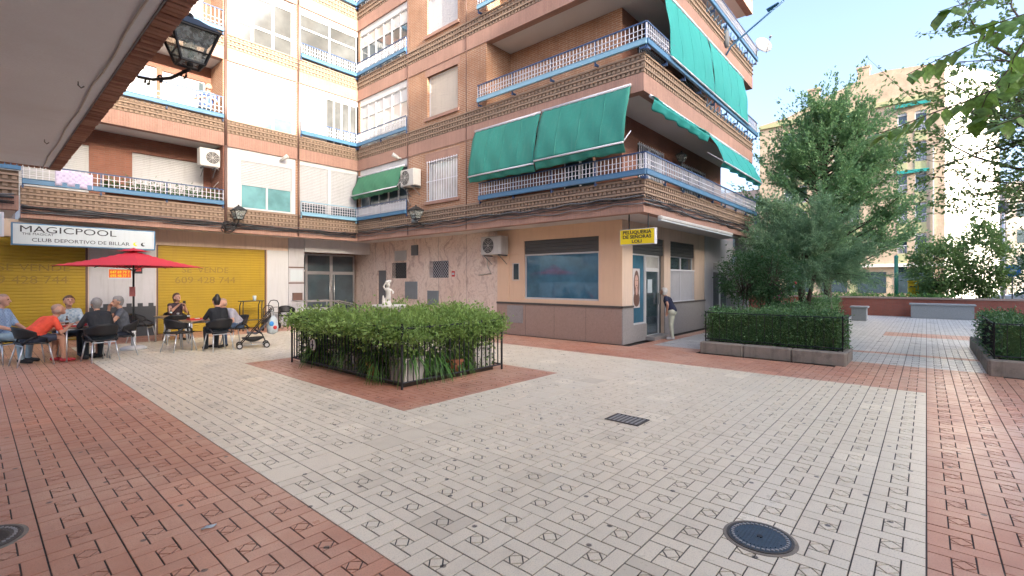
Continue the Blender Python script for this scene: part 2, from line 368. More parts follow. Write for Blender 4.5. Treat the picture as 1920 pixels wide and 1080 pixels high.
def cell_kind(i, j):
    X = GX+(i+.5)*T; Y = (j+.5)*T
    if X > 11.9 and 4.1 < Y < 5.35 and X < 21: return 'white'
    if X > 12.2 and -.9 < Y < (2.75 if X > 12.6 else 1.3) or (X > 16.9 and -9 < Y < 2.75):
        if 18.9 < X < 20.3 and -1.2 < Y < 1.1: return 'red'
        if 13.9 < X < 14.3: return 'red'
        return 'white'
    if X > 12.1 and Y <= -.9: return None
    if X > 11.45 and 1.3 <= Y <= 4.05: return None
    if i < 0: return 'beige' if (X < .36 and Y > 11.1) else 'red'
    if j < 0: return 'red'
    if i >= 23: return 'red'
    if Y > 16.6: return 'red'
    if 6 <= i <= 15 and 15 <= j <= 30: return 'red'
    return 'beige'
cells = {'beige': [], 'red': [], 'white': []}
for i in range(-10, 82):
    for j in range(-16, 57):
        X = GX+(i+.5)*T; Y = (j+.5)*T
        if X > 11.2 and Y > 6.0: continue
        if X > 29.4: continue
        k = cell_kind(i, j)
        if k: cells[k].append((seen(X, Y), i, j))
PAVE_LAB = {'beige': 'beige_paving', 'red': 'red_paving', 'white': 'pale_paving'}
for kind, lst in cells.items():
    # mortar bed that the tiles lie on
    ver, fac = [], []
    for d, i, j in lst:
        n = len(ver); x, y = GX+i*T, j*T; ver += [(x, y, -.006), (x+T, y, -.006), (x+T, y+T, -.006), (x, y+T, -.006)]; fac.append((n, n+1, n+2, n+3))
    bed = quads_obj(PAVE_LAB[kind], ver, fac, M['groove']); tag(bed, kind='structure')
    vis = sorted([c for c in lst if c[0]], key=lambda c: c[0]); near = vis[:300]; rest = vis[300:]+[c for c in lst if not c[0]]
    tm = M['tile_'+kind]
    me_t = tile_mesh(TT, 'tile', tm); me_p = tile_mesh(TP, 'tile', tm)
    def isplain(i, j): return kind == 'beige' and j == 12
    for d, i, j in near:
        o = bpy.data.objects.new('tile', me_p if isplain(i, j) else me_t); o.parent = bed
        o.location = (GX+i*T, j*T, rng.uniform(-.0012, .0012)); o.rotation_euler = (rng.normal(0, .0016), rng.normal(0, .0016), 0); link(o)
    for pl_ in (False, True):
        sub = [c for c in rest if isplain(c[1], c[2]) == pl_]
        if not sub: continue
        src = TP if pl_ else TT; vs = np.array(src.v); nv = len(vs)
        offs = np.array([(GX+i*T, j*T, rng.uniform(-.0012, .0012)) for d, i, j in sub])
        allv = (vs[None]+offs[:, None]).reshape(-1, 3); me = bpy.data.meshes.new('tile_field')
        fl = []; 
        for q in range(len(sub)): 
            o_ = q*nv; fl += [tuple(ix+o_ for ix in f) for f in src.f]
        me.from_pydata(allv.tolist(), [], fl); me.materials.append(tm); me.update()
        o = bpy.data.objects.new('tile_field', me); o.parent = bed; link(o); tag(o, kind='stuff')
# ---------------- main apartment building ----------------
XB, YA, YC = 10.3, 17.29, 4.96          # upper faces; ground walls stand back under the overhang
XG, YG, YCG = 11.41, 18.3, 6.09
XEND = 19.44; XW = .83; FH = 2.82; Z0 = 3.31; NF = 4; ZTOP = Z0+FH*NF+.9
bld = thing('apartment_building', 'L-shaped brick apartment block with blue balcony rails, green awnings and ground floor shops', 'building', (XB, YA, 0))
def FA(u, d, z): return (u, YA-d, z)
def FB(u, d, z): return (XB-d, u, z)
def FC(u, d, z): return (u, YC-d, z)
def FAg(u, d, z): return (u, YG-d, z)
def FBg(u, d, z): return (XG-d, u, z)
def FCg(u, d, z): return (u, YCG-d, z)
def fb(mb, F, u0, u1, z0, z1, d0, d1, m=0):
    p, q = F(u0, d0, z0), F(u1, d1, z1); return mb.box(min(p[0], q[0]), max(p[0], q[0]), min(p[1], q[1]), max(p[1], q[1]), min(z0, z1), max(z0, z1), m)
def part(name, m, F, boxes, parent=bld, bevel=0):
    mb = MB()
    for b in boxes: fb(mb, F, *b)
    return mb.build(name, m, parent, bevel=bevel)
def holes(u0, u1, z0, z1, hs, d0, d1):
    us = sorted({u0, u1, *[h[0] for h in hs], *[h[1] for h in hs]}); zs = sorted({z0, z1, *[h[2] for h in hs], *[h[3] for h in hs]})
    us = [u for u in us if u0 <= u <= u1]; zs = [z for z in zs if z0 <= z <= z1]; out = []
    for a, b in zip(us, us[1:]):
        run = None
        for c, d in zip(zs, zs[1:]):
            um, zm = (a+b)/2, (c+d)/2
            if any(h[0] < um < h[1] and h[2] < zm < h[3] for h in hs):
                if run: out.append((a, b, *run, d0, d1)); run = None
            else: run = (run[0], d) if run else (c, d)
        if run: out.append((a, b, *run, d0, d1))
    return out
# --- floor bands: soldier course, three dentil rows ---
def dentils(F, u0, u1, z, parent):
    mb = MB(); p = .125; n = int((u1-u0)/p)
    for k in range(3):
        zz = z+.02+k*.155
        fb(mb, F, u0, u1, zz+.085, zz+.13, .0, .05)
        for i in range(n):
            u = u0+(i+.5)*(u1-u0)/n; fb(mb, F, u-.038, u+.038, zz+.005, zz+.0835, .0, .024)
    o = mb.build('dentil_course', M['dentil'], parent); tag(o, kind='stuff'); return o
for k in range(NF):
    z = Z0+FH*k; sh = .33 if k == 0 else .42
    for F, u0, u1 in ((FA, XW, XB-.003), (FB, YC, YA), (FC, XB+.203, XEND)):
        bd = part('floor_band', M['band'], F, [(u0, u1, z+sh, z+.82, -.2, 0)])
        part('soldier_course', M['soldier'], F, [(u0-(.025 if F is FB else 0), u1-(.028 if F is FA else 0), z, z+sh, -.2, .025)], bd)
        e0, e1 = (u0, u1-.1) if F is FA else ((u0-.07, u1-.078) if F is FB else (u0-.2, u1))
        dentils(F, e0, e1, z+sh, bd)
    # slab with plastered soffit
    mb = MB(); mb.box(XW, 12, YA+.2, YG+1.2, z+.03, z+.3); mb.box(XB+.2, 12.5, YCG-.3, YA+.2, z+.031, z+.3); mb.box(XB+.2, XEND, YC+.2, YCG+.6, z+.032, z+.3)
    mb.build('floor_slab', M['soffit'], bld)
    if k: 
        mb = MB()
        for F, u0, u1 in ((FA, XW, XB), (FB, YC+.2, YA), (FC, XB+.2, XEND)): pass
# roof and hidden core so the block is closed
MB().box(XW, 14, YG+1.2, YG+9, 0, ZTOP).box(12.6, 20, YCG+.9, YG+9, 0, ZTOP).build('core', M['brick'], bld)
MB().box(XW, 20, YA, YG+9, ZTOP, ZTOP+.3).box(XB, XEND, YC, YG, ZTOP, ZTOP+.3).build('roof', M['soffit'], bld)
part('parapet', M['brick'], FA, [(XW, XB, Z0+FH*NF-.2, ZTOP, -.2, 0)]); part('parapet', M['brick'], FB, [(YC, YA, Z0+FH*NF-.2, ZTOP, -.2, 0)]); part('parapet', M['brick'], FC, [(XB+.2, XEND, Z0+FH*NF-.2, ZTOP, -.2, 0)])
# --- B: brick field with bedroom windows ---
def lvl(k): return Z0+FH*k+.82, Z0+FH*(k+1)
for k in range(NF):
    za, zb = lvl(k); zw = Z0+FH*k
    h = (11.33, 12.87, zw+1.12, zw+2.55) if k else (11.33, 12.87, 4.40, 5.76)
    part('corner_pier', M['brick'], FB, [(YA-.15, YA-.001, za-.001, zb+.001, -.2, -.02)])
    part('brick_wall', M['brick'], FB, holes(10.25, 13.93, za-.001, zb+.001, [h], -.25, 0))
    wd = part('window', M['white'], FB, [(h[0], h[0]+.05, h[2], h[3], -.16, -.10), (h[1]-.05, h[1], h[2], h[3], -.16, -.10), (h[0]+.05, h[1]-.05, h[2], h[2]+.05, -.16, -.10), (h[0]+.05, h[1]-.05, h[3]-.05, h[3], -.16, -.10)])
    if k == 0:
        part('pane', M['curtain'], FB, [(h[0]+.05, h[1]-.05, h[2]+.05, h[3]-.05, -.15, -.13)], wd)
        g = MB()
        for i in range(13): u = h[0]+.03+i*(h[1]-h[0]-.06)/12; g.cyl(FB(u, .03, h[2]-.02), FB(u, .03, h[3]+.02), .011, n=6)
        for zz in (h[2]+.02, (h[2]+h[3])/2, h[3]-.02): fb(g, FB, h[0]-.02, h[1]+.02, zz-.012, zz+.012, .018, .03)
        g.build('window_grille', M['rail_white'], bld)
    else:
        mb = MB(); n = 24
        for i in range(n): zz = h[2]+.05+i*(h[3]-h[2]-.1)/n; fb(mb, FB, h[0]+.05, h[1]-.05, zz+.004, zz+(h[3]-h[2]-.1)/n, -.15, -.12+(i % 2)*.002)
        mb.build('roller_blind', M['cream_shutter'] if k == 1 else M['white'], wd)
    part('sill', M['soldier'], FB, [(h[0]-.1, h[1]+.1, h[2]-.1, h[2], -.2, .07)], wd)
    part('lintel', M['soldier'], FB, [(h[0]-.1, h[1]+.1, h[3], h[3]+.28, -.05, .004)], wd)
    fbm = MB()
    part('pier', M['brick'], FA, [(7.80, 7.94, za-.001, zb+.001, -.25, .01)])
# --- glazed bays (A: two columns, B: one) ---
def frame(F, u0, u1, z0, z1, nu, rows, pane, d=0, fw=.06, parent=None, mf='white'):
    """white frame with panes; rows = list of z split fractions"""
    zs = [z0]+[z0+(z1-z0)*r for r in rows]+[z1]; mb = MB()
    us = [u0+(u1-u0)*i/nu for i in range(nu+1)]
    for u in us: fb(mb, F, max(u0, u-fw/2), min(u1, u+fw/2), z0, z1, d-.06, d)
    for a, b in zip(us, us[1:]):
        for z in zs: fb(mb, F, a+fw/2+.0005, b-fw/2-.0005, max(z0, z-fw/2), min(z1, z+fw/2), d-.055, d-.004)
    o = mb.build('window', M[mf], parent or bld)
    for a, b in zip(us, us[1:]):
        for i, (za, zb) in enumerate(zip(zs, zs[1:])):
            pm = pane[i % len(pane)] if isinstance(pane, (list, tuple)) else pane
            part('pane', M[pm], F, [(a+fw/2, b-fw/2, za+fw/2, zb-fw/2, d-.045, d-.03)], o)
    return o
def roller(F, u0, u1, z0, z1, d, m='shutter', parent=None, pitch=.055, name='roller_shutter'):
    mb = MB(); n = max(2, int((z1-z0)/pitch)); h = (z1-z0)/n
    prof = []
    for i in range(n): prof += [(d-.012, z0+i*h), (d, z0+i*h+h*.18), (d, z0+i*h+h*.82)]
    prof += [(d-.012, z1), (d-.03, z1), (d-.03, z0)]
    pts = []
    vs = [F(u0, a, z) for a, z in prof]+[F(u1, a, z) for a, z in prof]; L = len(prof)
    mb.add(vs, [(i, (i+1) % L, L+(i+1) % L, L+i) for i in range(L)]); return mb.build(name, M[m], parent or bld)
def railing(F, u0, u1, zb, d, beam='blue', bal='rail_white', pitch=.105, h=.36, mids=(.12, .24), top='dkblue', beamh=.12, posts=1.15):
    rl = MB(); fb(rl, F, u0, u1, zb+h, zb+h+.03, d-.025, d+.015)
    o = rl.build('railing', M[top], bld)
    b = MB(); n = int((u1-u0)/pitch)
    for i in range(n+1):
        u = u0+.02+i*(u1-u0-.04)/n; fb(b, F, u-.008, u+.008, zb+.02, zb+h-.001, d-.013, d+.003)
    for mz in mids: fb(b, F, u0, u1, zb+mz-.006, zb+mz+.006, d-.016, d+.006)
    tag(b.build('balusters', M[bal], o), kind='stuff')
    bm_ = MB(); fb(bm_, F, u0, u1, zb-beamh, zb, d-.03, d+.04); fb(bm_, F, u0, u1, zb, zb+.018, d-.035, d+.045)
    bm_.build('rail_beam', M[beam], o, bevel=.01)
    ps = MB(); n = max(1, int((u1-u0)/posts))
    for i in range(n+1):
        u = u0+.015+i*(u1-u0-.03)/n; fb(ps, F, u-.014, u+.014, zb-.22, zb+h+.001, d-.05, d-.017); fb(ps, F, u-.02, u+.02, zb-.2, zb-.15, .0, d-.02)
    tag(ps.build('rail_posts', M[top], o), kind='stuff')
    return o
for k in range(NF):
    za, zb = lvl(k); zf = Z0+FH*k
    # column 1 of A
    if k == 0:
        part('infill_panel', M['white'], FA, holes(5.56, 7.80, za, zb, [(5.97, 7.66, 4.16, 5.76)], -.12, -.03))
        roller(FA, 5.97, 7.66, 4.98, 5.76, -.06); frame(FA, 5.97, 7.66, 4.16, 4.98, 2, [], 'teal_curtain', -.05)
    elif k == 1:
        part('infill_panel', M['white'], FA, holes(5.56, 7.80, za, zb, [(5.66, 7.70, 6.97, 7.50)], -.12, -.03))
        frame(FA, 5.66, 7.70, 6.97, 7.50, 3, [], 'teal_curtain', -.05)
        part('infill_rib', M['white'], FA, [(6.5, 6.56, 7.6, 8.35, -.03, -.015), (6.0, 7.0, 8.32, 8.36, -.03, .0)])
    else:
        part('infill_panel', M['white'], FA, [(5.56, 5.66, za, zb, -.12, -.03)]); part('infill_panel', M['white'], FA, [(7.70, 7.80, za, zb, -.12, -.03)])
        frame(FA, 5.66, 7.70, za, zb, 3, [.33, .86], ['pane_lit', 'pane_lit', 'curtain'], -.05, .09)
    # column 2 of A
    if k == 0:
        part('infill_panel', M['white'], FA, [(7.94, XB, 5.97, zb, -.12, -.03), (9.03, 9.17, za, 5.97, -.12, -.03)])
        roller(FA, 7.97, 9.03, 4.62, 5.97, -.06); roller(FA, 9.17, 10.28, 4.62, 5.97, -.06)
        frame(FA, 7.97, 9.03, za, 4.62, 1, [], 'glass', -.06); frame(FA, 9.17, 10.28, za, 4.62, 1, [], 'glass', -.06)
        railing(FA, 7.95, XB-.1, 4.22, .1, 'ltblue', 'rail_white', .1, .38, (.1, .2, .3), 'ltblue')
    else:
        part('infill_panel', M['white'], FA, [(7.94, XB, zb-.22, zb, -.12, -.03)])
        if k == 1:
            part('infill_panel', M['white'], FA, [(7.94, 8.62, za, zb-.22, -.12, -.03)]); part('infill_panel', M['cream_shutter'], FA, [(8.62, 8.98, za, zb-.22, -.12, -.05)])
            frame(FA, 8.98, 10.28, za, zb-.22, 4, [], 'pane_lit', -.05)
        else: frame(FA, 7.97, 10.28, za, zb-.22, 2, [.72], ['pane_lit', 'pane_lit'], -.05)
        railing(FA, 7.95, XB-.1, za+.24, .1, 'blue', 'rail_white', .1, .38, (.12, .25))
    # bay of B
    part('infill_panel', M['white'], FB, [(13.93, YA-.14, zb-.25, zb, -.12, -.03)])
    if k == 0: frame(FB, 13.98, YA-.15, za, zb-.25, 5, [], 'glass', -.05)
    else: frame(FB, 13.98, YA-.15, za, zb-.25, 6, [.74], ['curtain', 'white'] if k == 1 else ['glass', 'curtain'], -.05)
    railing(FB, 13.95, YA-.1, za+(.1 if k == 0 else .24), .1, 'blue', 'rail_white', .09, .38, (.1, .28))
    if k == 0: part('rail_cloth', M['white'], FB, [(14.0, YA-.2, za+.12, za+.44, .06, .07)])
# --- A left: recessed balconies ---
for k in range(NF):
    za, zb = lvl(k); zf = Z0+FH*k
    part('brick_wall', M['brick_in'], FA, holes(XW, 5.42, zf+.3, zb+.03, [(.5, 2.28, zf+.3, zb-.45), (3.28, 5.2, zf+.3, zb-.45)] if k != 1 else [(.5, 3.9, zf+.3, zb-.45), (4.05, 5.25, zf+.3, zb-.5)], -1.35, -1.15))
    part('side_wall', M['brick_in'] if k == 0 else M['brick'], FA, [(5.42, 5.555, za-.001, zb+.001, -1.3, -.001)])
    if k != 1:
        roller(FA, .5, 2.28, zf+.3, zb-.45, -1.2); roller(FA, 3.28, 5.2, zf+.3, zb-.45, -1.2)
    else:
        roller(FA, .5, 3.9, zf+.3, zb-.45, -1.2)
        frame(FA, 4.05, 5.25, zf+.3, zb-.5, 1, [.55], ['cream_shutter', 'glass'], -1.2, .08)
    railing(FA, XW+.02, 5.42, za+.16, .1, 'blue', 'rail_white', .12, .36 if k == 0 else .55, (.1, .24))
    MB().cyl(FA(5.49, .05, zf), FA(5.49, .05, zf+FH), .045, n=10).build('drain_pipe', M['pipe'], bld, True)
    MB().cyl(FA(7.87, .055, zf+.02), FA(7.87, .055, zf+FH), .03, n=8).build('drain_pipe', M['pipe'], bld, True)
    for u_, r_ in ((13.93, .018), (10.9, .014)): MB().cyl(FB(u_, .03, zf+.02), FB(u_, .03, zf+FH), r_, n=8).build('drain_pipe', M['pipe'], bld, True)
# --- B / C corner balconies ---
for k in range(NF):
    za, zb = lvl(k); zf = Z0+FH*k
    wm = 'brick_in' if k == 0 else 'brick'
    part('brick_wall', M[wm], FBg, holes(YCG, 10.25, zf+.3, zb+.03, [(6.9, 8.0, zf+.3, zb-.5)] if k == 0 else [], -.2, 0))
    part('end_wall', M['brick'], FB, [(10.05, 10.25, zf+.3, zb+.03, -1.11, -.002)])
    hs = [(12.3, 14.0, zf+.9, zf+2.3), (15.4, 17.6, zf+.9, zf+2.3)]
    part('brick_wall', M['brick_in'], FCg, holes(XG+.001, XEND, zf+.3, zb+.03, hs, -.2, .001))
    for h in hs:
        wn = frame(FCg, *h, 2, [], 'glass', -.05)
        g = MB()
        for i in range(15): u = h[0]+.04+i*(h[1]-h[0]-.08)/14; g.cyl(FCg(u, .04, h[2]), FCg(u, .04, h[3]), .012, n=5)
        for zz in (h[2]+.05, h[2]+.7, h[3]-.05): fb(g, FCg, h[0], h[1], zz-.012, zz+.012, .028, .04)
        g.build('window_grille', M['rail_white'], wn)
    if k == 0: frame(FBg, 6.9, 8.0, zf+.3, zb-.5, 2, [], 'glass', -.05)
    db = .13 if k == 0 else .18
    zr = za+.14 if k == 0 else za+.27
    railing(FB, YC-db, 10.25, zr, db, 'blue' if k == 0 else 'ltblue', 'rail_white', .105, .38)
    railing(FC, XB-db, XEND, zr, db, 'blue', 'rail_white', .105, .38)
    # small lattice struts under the beam on the side face
    st = MB()
    for i in range(16):
        u = 14.2+i*.32; st.cyl(FC(u, db-.04, zr-.16), FC(u+.16, .06, zr-.36), .012, n=5); st.cyl(FC(u+.16, .06, zr-.36), FC(u+.32, db-.04, zr-.16), .012, n=5)
    if k: st.build('strut', M['blue'], bld)
# --- ground floor of B: marble cladding and salon ---
GZ = Z0+.04
vents = [(15.56, 16.54, 1.81, 2.45), (13.04, 14.13, 1.82, 2.45), (16.96, 17.63, 0, 2.15)]
mw = part('marble_wall', M['marble'], FBg, holes(10.62, YG+1.2, 0, GZ, vents, -.25, 0))
for u in (12.1, 13.6, 15.05, 16.7, 17.75): part('panel_joint', M['ledge'], FBg, [(u-.004, u+.004, 2.5 if u > 15 else .02, GZ-.02, 0, .002)], mw)
for h in vents[:2]:
    wn = part('window', M['black'], FBg, [(h[0], h[1], h[2], h[3], -.2, -.18)])
    g = MB(); n = 9; H = h[3]-h[2]; L = h[1]-h[0]
    for s in (1, -1):
        i = -H
        while i < L:
            a, b = max(0, i), min(L, i+H)
            za_, zb_ = (a-i), (b-i)
            if s < 0: za_, zb_ = H-za_, H-zb_
            g.cyl(FBg(h[0]+a, .0 if s > 0 else -.012, h[2]+za_), FBg(h[0]+b, .0 if s > 0 else -.012, h[2]+zb_), .0065, n=4); i += .125
    g.build('diamond_grille', M['rail_white'] if h[0] < 14 else M['greymetal'], wn)
h = vents[2]; dr = part('door', M['greymetal'], FBg, [(h[0], h[1], h[2], h[3], -.14, -.08)]); MB().cyl(FBg(17.05, -.05, 1.0), FBg(17.05, -.02, 1.0), .03, n=8).build('handle', M['alu'], dr)
for u0, u1, z0, z1, m in ((14.85, 15.6, 1.0, 1.68, 'boxgrey'), (13.58, 14.2, .79, 1.34, 'boxgrey'), (15.55, 16.3, 2.52, 2.92, 'alu'), (14.8, 15.2, 2.7, 3.1, 'greymetal'), (11.15, 11.5, 2.62, 2.9, 'marble')):
    pb = part('meter_box', M[m], FBg, [(u0, u1, z0, z1, .001, .05)], bevel=.006); part('lid', M[m], FBg, [(u0+.03, u1-.03, z0+.03, z1-.03, .05, .058)], pb)
sw = (6.80, 9.47, 1.15, 2.95)
part('salon_wall', M['peach'], FBg, holes(YCG, 10.62, 1.03, GZ, [sw, (9.55, 10.12, 1.05, 2.55)], -.25, .004))
part('salon_plinth', M['granite'], FBg, [(YCG, 10.62, 0, .97, -.25, .03)])
for u in (7.2, 8.3, 9.4): part('plinth_joint', M['ledge'], FBg, [(u-.004, u+.004, .02, .95, .03, .0315)])
part('plinth_ledge', M['ledge'], FBg, [(YCG-.03, 10.62, .97, 1.03, -.25, .05)])
part('side_panel', M['peach'], FBg, holes(9.55, 10.12, 1.05, 2.55, [(9.72, 9.95, 1.75, 2.25)], -.2, -.03)); part('vent_window', M['glass'], FBg, [(9.72, 9.95, 1.75, 2.25, -.15, -.12)]); frame(FBg, 9.70, 9.97, 1.72, 2.27, 1, [], 'glass', -.01, .03)
part('panel_cover', M['granite_grey'], FBg, [(9.5, 10.15, .38, .93, .03, .05)])
sf = frame(FBg, 6.80, 9.47, 1.15, 2.53, 1, [], 'glass_blue', -.04, .09)
roller(FBg, 6.80, 9.47, 2.53, 2.95, -.03, 'dkshutter', pitch=.085)
# --- C ground floor: salon front ---
ch = [(12.0, 14.08, .0, 2.97), (14.56, 16.62, 1.0, 2.97)]
part('salon_wall', M['cream'], FCg, holes(XG, 17.6, 0, GZ, ch, -.25, .003))
part('salon_plinth', M['granite_grey'], FCg, [(XG-.03, 12.0, 0, .98, .0031, .03)]); part('salon_plinth', M['granite_grey'], FCg, [(14.08, 17.6, 0, .98, .0031, .03)])
part('plinth_ledge', M['ledge'], FCg, [(XG-.05, 12.0, .98, 1.03, .0031, .05)]); part('plinth_ledge', M['ledge'], FCg, [(14.08, 17.6, .98, 1.03, .0031, .05)])
part('salon_sill', M['granite_grey'], FCg, [(12.0, 12.88, .0, .48, -.2, .002)])
frame(FCg, 12.0, 12.88, .48, 2.47, 1, [], 'glass_blue', -.05, .08)
sd = frame(FCg, 12.92, 13.86, .06, 2.47, 1, [.82], ['glass', 'curtain'], -.06, .11); part('handle', M['alu'], FCg, [(13.72, 13.76, 1.0, 1.35, -.06, .0)], sd)
part('door_step', M['granite_grey'], FCg, [(12.8, 14.0, 0, .1, -.3, .28)])
part('door_jamb', M['dkgrey'], FCg, [(13.87, 14.07, .0, 2.47, -.2, -.1)])
roller(FCg, 12.0, 14.07, 2.47, 2.97, -.03, 'dkshutter', pitch=.085)
frame(FCg, 14.56, 16.62, 1.0, 2.5, 2, [.7], ['curtain', 'glass'], -.08, .07); roller(FCg, 14.56, 16.62, 2.5, 2.97, -.03, 'dkshutter', pitch=.085)
g = MB()
for i in range(22): u = 14.6+i*1.98/21; g.cyl(FCg(u, -.01, 1.02), FCg(u, -.01, 2.05), .014, n=5)
fb(g, FCg, 14.56, 16.62, 1.02, 1.06, -.03, .01); fb(g, FCg, 14.56, 16.62, 2.03, 2.07, -.03, .01); g.build('window_grille', M['rail_white'], bld)
part('side_shop_wall', M['greywall'], FCg, holes(17.6, 20.9, 0, GZ, [(18.5, 20.3, 0, 2.45)], -.25, .02))
frame(FCg, 18.5, 20.3, .05, 2.45, 2, [.85], ['glass', 'curtain'], -.02, .1)
part('corner_pillar', M['greywall'], FC, [(18.9, 19.3, 0, Z0, -.45, -.08)])
part('door_leaf', M['white'], FCg, [(20.32, 20.4, .05, 2.4, .0, .55)])
# --- A ground floor ---
part('shop_wall', M['cream'], FAg, holes(-.6, 7.96, 0, GZ, [(-.6, 2.24, 0, 2.89), (3.86, 7.18, 0, 2.85)], -.25, 0))
part('shop_pillar', M['greywall'], FAg, [(2.26, 3.84, 0, 3.1, .001, .03)])
part('shop_pillar', M['white'], FAg, [(7.2, 7.955, 0, 2.84, .001, .02)])
dk = MB(); fb(dk, FAg, 2.26, 3.84, 0, .92, .03, .036)
for i in range(6): fb(dk, FAg, 2.3+i*.27, 2.3+i*.27+.13, .92, 1.02, .03, .036)
dk.build('painted_dado', M['dkgrey'], bld)
for u0, u1, z1 in ((-.55, 2.24, 2.89), (3.86, 7.18, 2.85)):
    sh = roller(FAg, u0+.03, u1-.03, 0.02, z1, -.05, 'yellow', pitch=.085, name='yellow_roller_shutter')
    part('guide_rail', M['pipe'], FAg, [(u0, u0+.05, 0, z1, -.1, -.02)], sh); part('guide_rail', M['pipe'], FAg, [(u1-.05, u1, 0, z1, -.1, -.02)], sh)
part('entrance_pillar', M['greywall'], FAg, [(7.96, 8.55, 0, GZ, -.25, .05)])
for zz in (2.2, 1.6): part('trim', M['pipe'], FAg, [(7.96, 8.55, zz, zz+.05, .05, .06)])
part('notice_panel', M['signwhite'], FAg, [(8.02, 8.5, 1.7, 2.15, .05, .06)])
part('entrance_lintel', M['white'], FAg, [(8.55, XG+.15, 2.84, GZ, -.2, .12)])
part('entrance_wall', M['greywall'], FAg, [(8.3, 8.55, 0, GZ, -1.3, -.25)])
df = frame(FAg, 8.58, 9.1, .0, 2.84, 1, [.75], 'glass', -.95, .07, mf='alu'); frame(FAg, 9.1, 11.3, .0, 2.84, 2, [.72], 'glass', -.95, .13, mf='alu')
for u in (10.1, 10.3): MB().cyl(FAg(u, -.88, .3), FAg(u, -.88, 2.0), .02, n=8).build('door_pull', M['alu'], df, True)
MB().box(8.3, 11.6, YG, YG+1.2, 0, .12).build('entrance_step', M['granite'], bld)
part('letter_box', M['pipe'], FAg, [(8.1, 8.45, .95, 1.25, .05, .14)])
# ---------------- text helper ----------------
def text(s, size, m, parent, origin, udir, vdir, name='lettering', align='LEFT', sx=1.0, extr=.003, bold=0, space=1.0):
    cu = bpy.data.curves.new('txt', 'FONT'); cu.body = s; cu.size = size; cu.extrude = extr; cu.align_x = align; cu.offset = bold; cu.space_character = space; cu.resolution_u = 3
    o = bpy.data.objects.new('txt', cu); link(o); bpy.context.view_layer.update()
    me = bpy.data.meshes.new_from_object(o.evaluated_get(bpy.context.evaluated_depsgraph_get()))
    bpy.data.objects.remove(o); bpy.data.curves.remove(cu)
    u, v = Vector(udir).normalized(), Vector(vdir).normalized(); n = u.cross(v)
    mm = Matrix(((u.x*sx, v.x, n.x, origin[0]), (u.y*sx, v.y, n.y, origin[1]), (u.z*sx, v.z, n.z, origin[2]), (0, 0, 0, 1)))
    if parent: mm = Matrix.Translation(-wpos(parent)) @ mm
    me.transform(mm); me.name = name; me.materials.clear(); me.materials.append(m)
    r = bpy.data.objects.new(name, me); link(r)
    if parent: r.parent = parent
    return r
# ---------------- awnings ----------------
def awning(label, F, u0, u1, ztop, zbot, dtop, dbot, m, valance=.22, bar=True, wav=.022, nu=24, nv=14, group='green awnings on the apartment block', cat='awning', seed=0):
    c = F((u0+u1)/2, dtop, zbot); t = thing('awning', label, cat, c, 0, group)
    ph = random.random()*6
    def fn(a, b):
        u = u0+(u1-u0)*a; z = ztop+(zbot-ztop)*b; d = dtop+(dbot-dtop)*b
        d += .075*math.sin(math.pi*b)*(.6+.4*math.sin(a*5+ph))+wav*math.sin(a*23+b*7+ph)*b+.5*wav*math.sin(a*61+ph*2-b*11)
        return F(u, d, z-.015*math.sin(a*math.pi)*b)
    MB().grid(fn, nu, nv).build('canvas', m, t, True, solid=.004)
    for sf_ in (.25, .5, .75):
        MB().grid(lambda a, b: tuple(Vector(fn(sf_+(a-.5)*.012, b))+(Vector(F(0, .004, 0))-Vector(F(0, 0, 0)))), 1, nv).build('seam', m, t, True, solid=.003)
    if valance:
        def fv(a, b):
            u = u0+(u1-u0)*a; sag = valance*(.82+.05*math.sin(a*math.pi*7+ph)+.12*math.sin(a*3+ph))
            return F(u, dbot+.01-.10*b+.04*math.sin(a*31+ph)*b, zbot-.02-sag*b)
        MB().grid(fv, nu*2, 4).build('valance', m, t, True, solid=.004)
    if bar:
        MB().cyl(F(u0, dbot+.02, zbot-.01), F(u1, dbot+.02, zbot-.01), .024, n=8).build('front_bar', M['rail_white'], t, True)
        for u in (u0+.02, u1-.02): MB().cyl(F(u, .03, zbot+.35), F(u, dbot, zbot), .014, n=6).build('arm', M['rail_white'], t, True)
    MB().cyl(F(u0, dtop, ztop), F(u1, dtop, ztop), .04, n=8).build('roller_tube', M['rail_white'], t, True)
    return t
awning('green canvas awning over first floor balcony, further from the building corner', FB, 7.93, 10.46, 6.30, 4.86, .06, .36, M['awning'])
awning('largest green canvas awning over first floor balcony, next to the building corner', FB, 5.24, 7.86, 6.32, 4.90, .06, .42, M['awning'], .26)
awning('dull green small awning above the corner bay window with brick piers', FB, 14.1, 17.15, 5.86, 5.06, .05, .38, M['awning_dull'], .14)
awning('rolled-up teal awning strip under the side balcony of first floor', FC, 10.55, 14.3, 6.07, 5.98, .06, .16, M['awning_teal'], .24, False)
awning('teal awning hanging out at the far end of the first floor side balcony', FC, 14.5, 18.7, 6.10, 5.2, .06, .5, M['awning_teal'], .12)
awning('teal curtain awning on second floor side balcony, the half nearer the corner', FC, 11.34, 14.45, 8.92, 7.22, .05, .24, M['awning_teal'], 0, True, .02)
awning('teal curtain awning on second floor side balcony, the half nearer the trees', FC, 14.5, 18.1, 8.92, 7.22, .05, .24, M['awning_teal'], 0, True, .02)
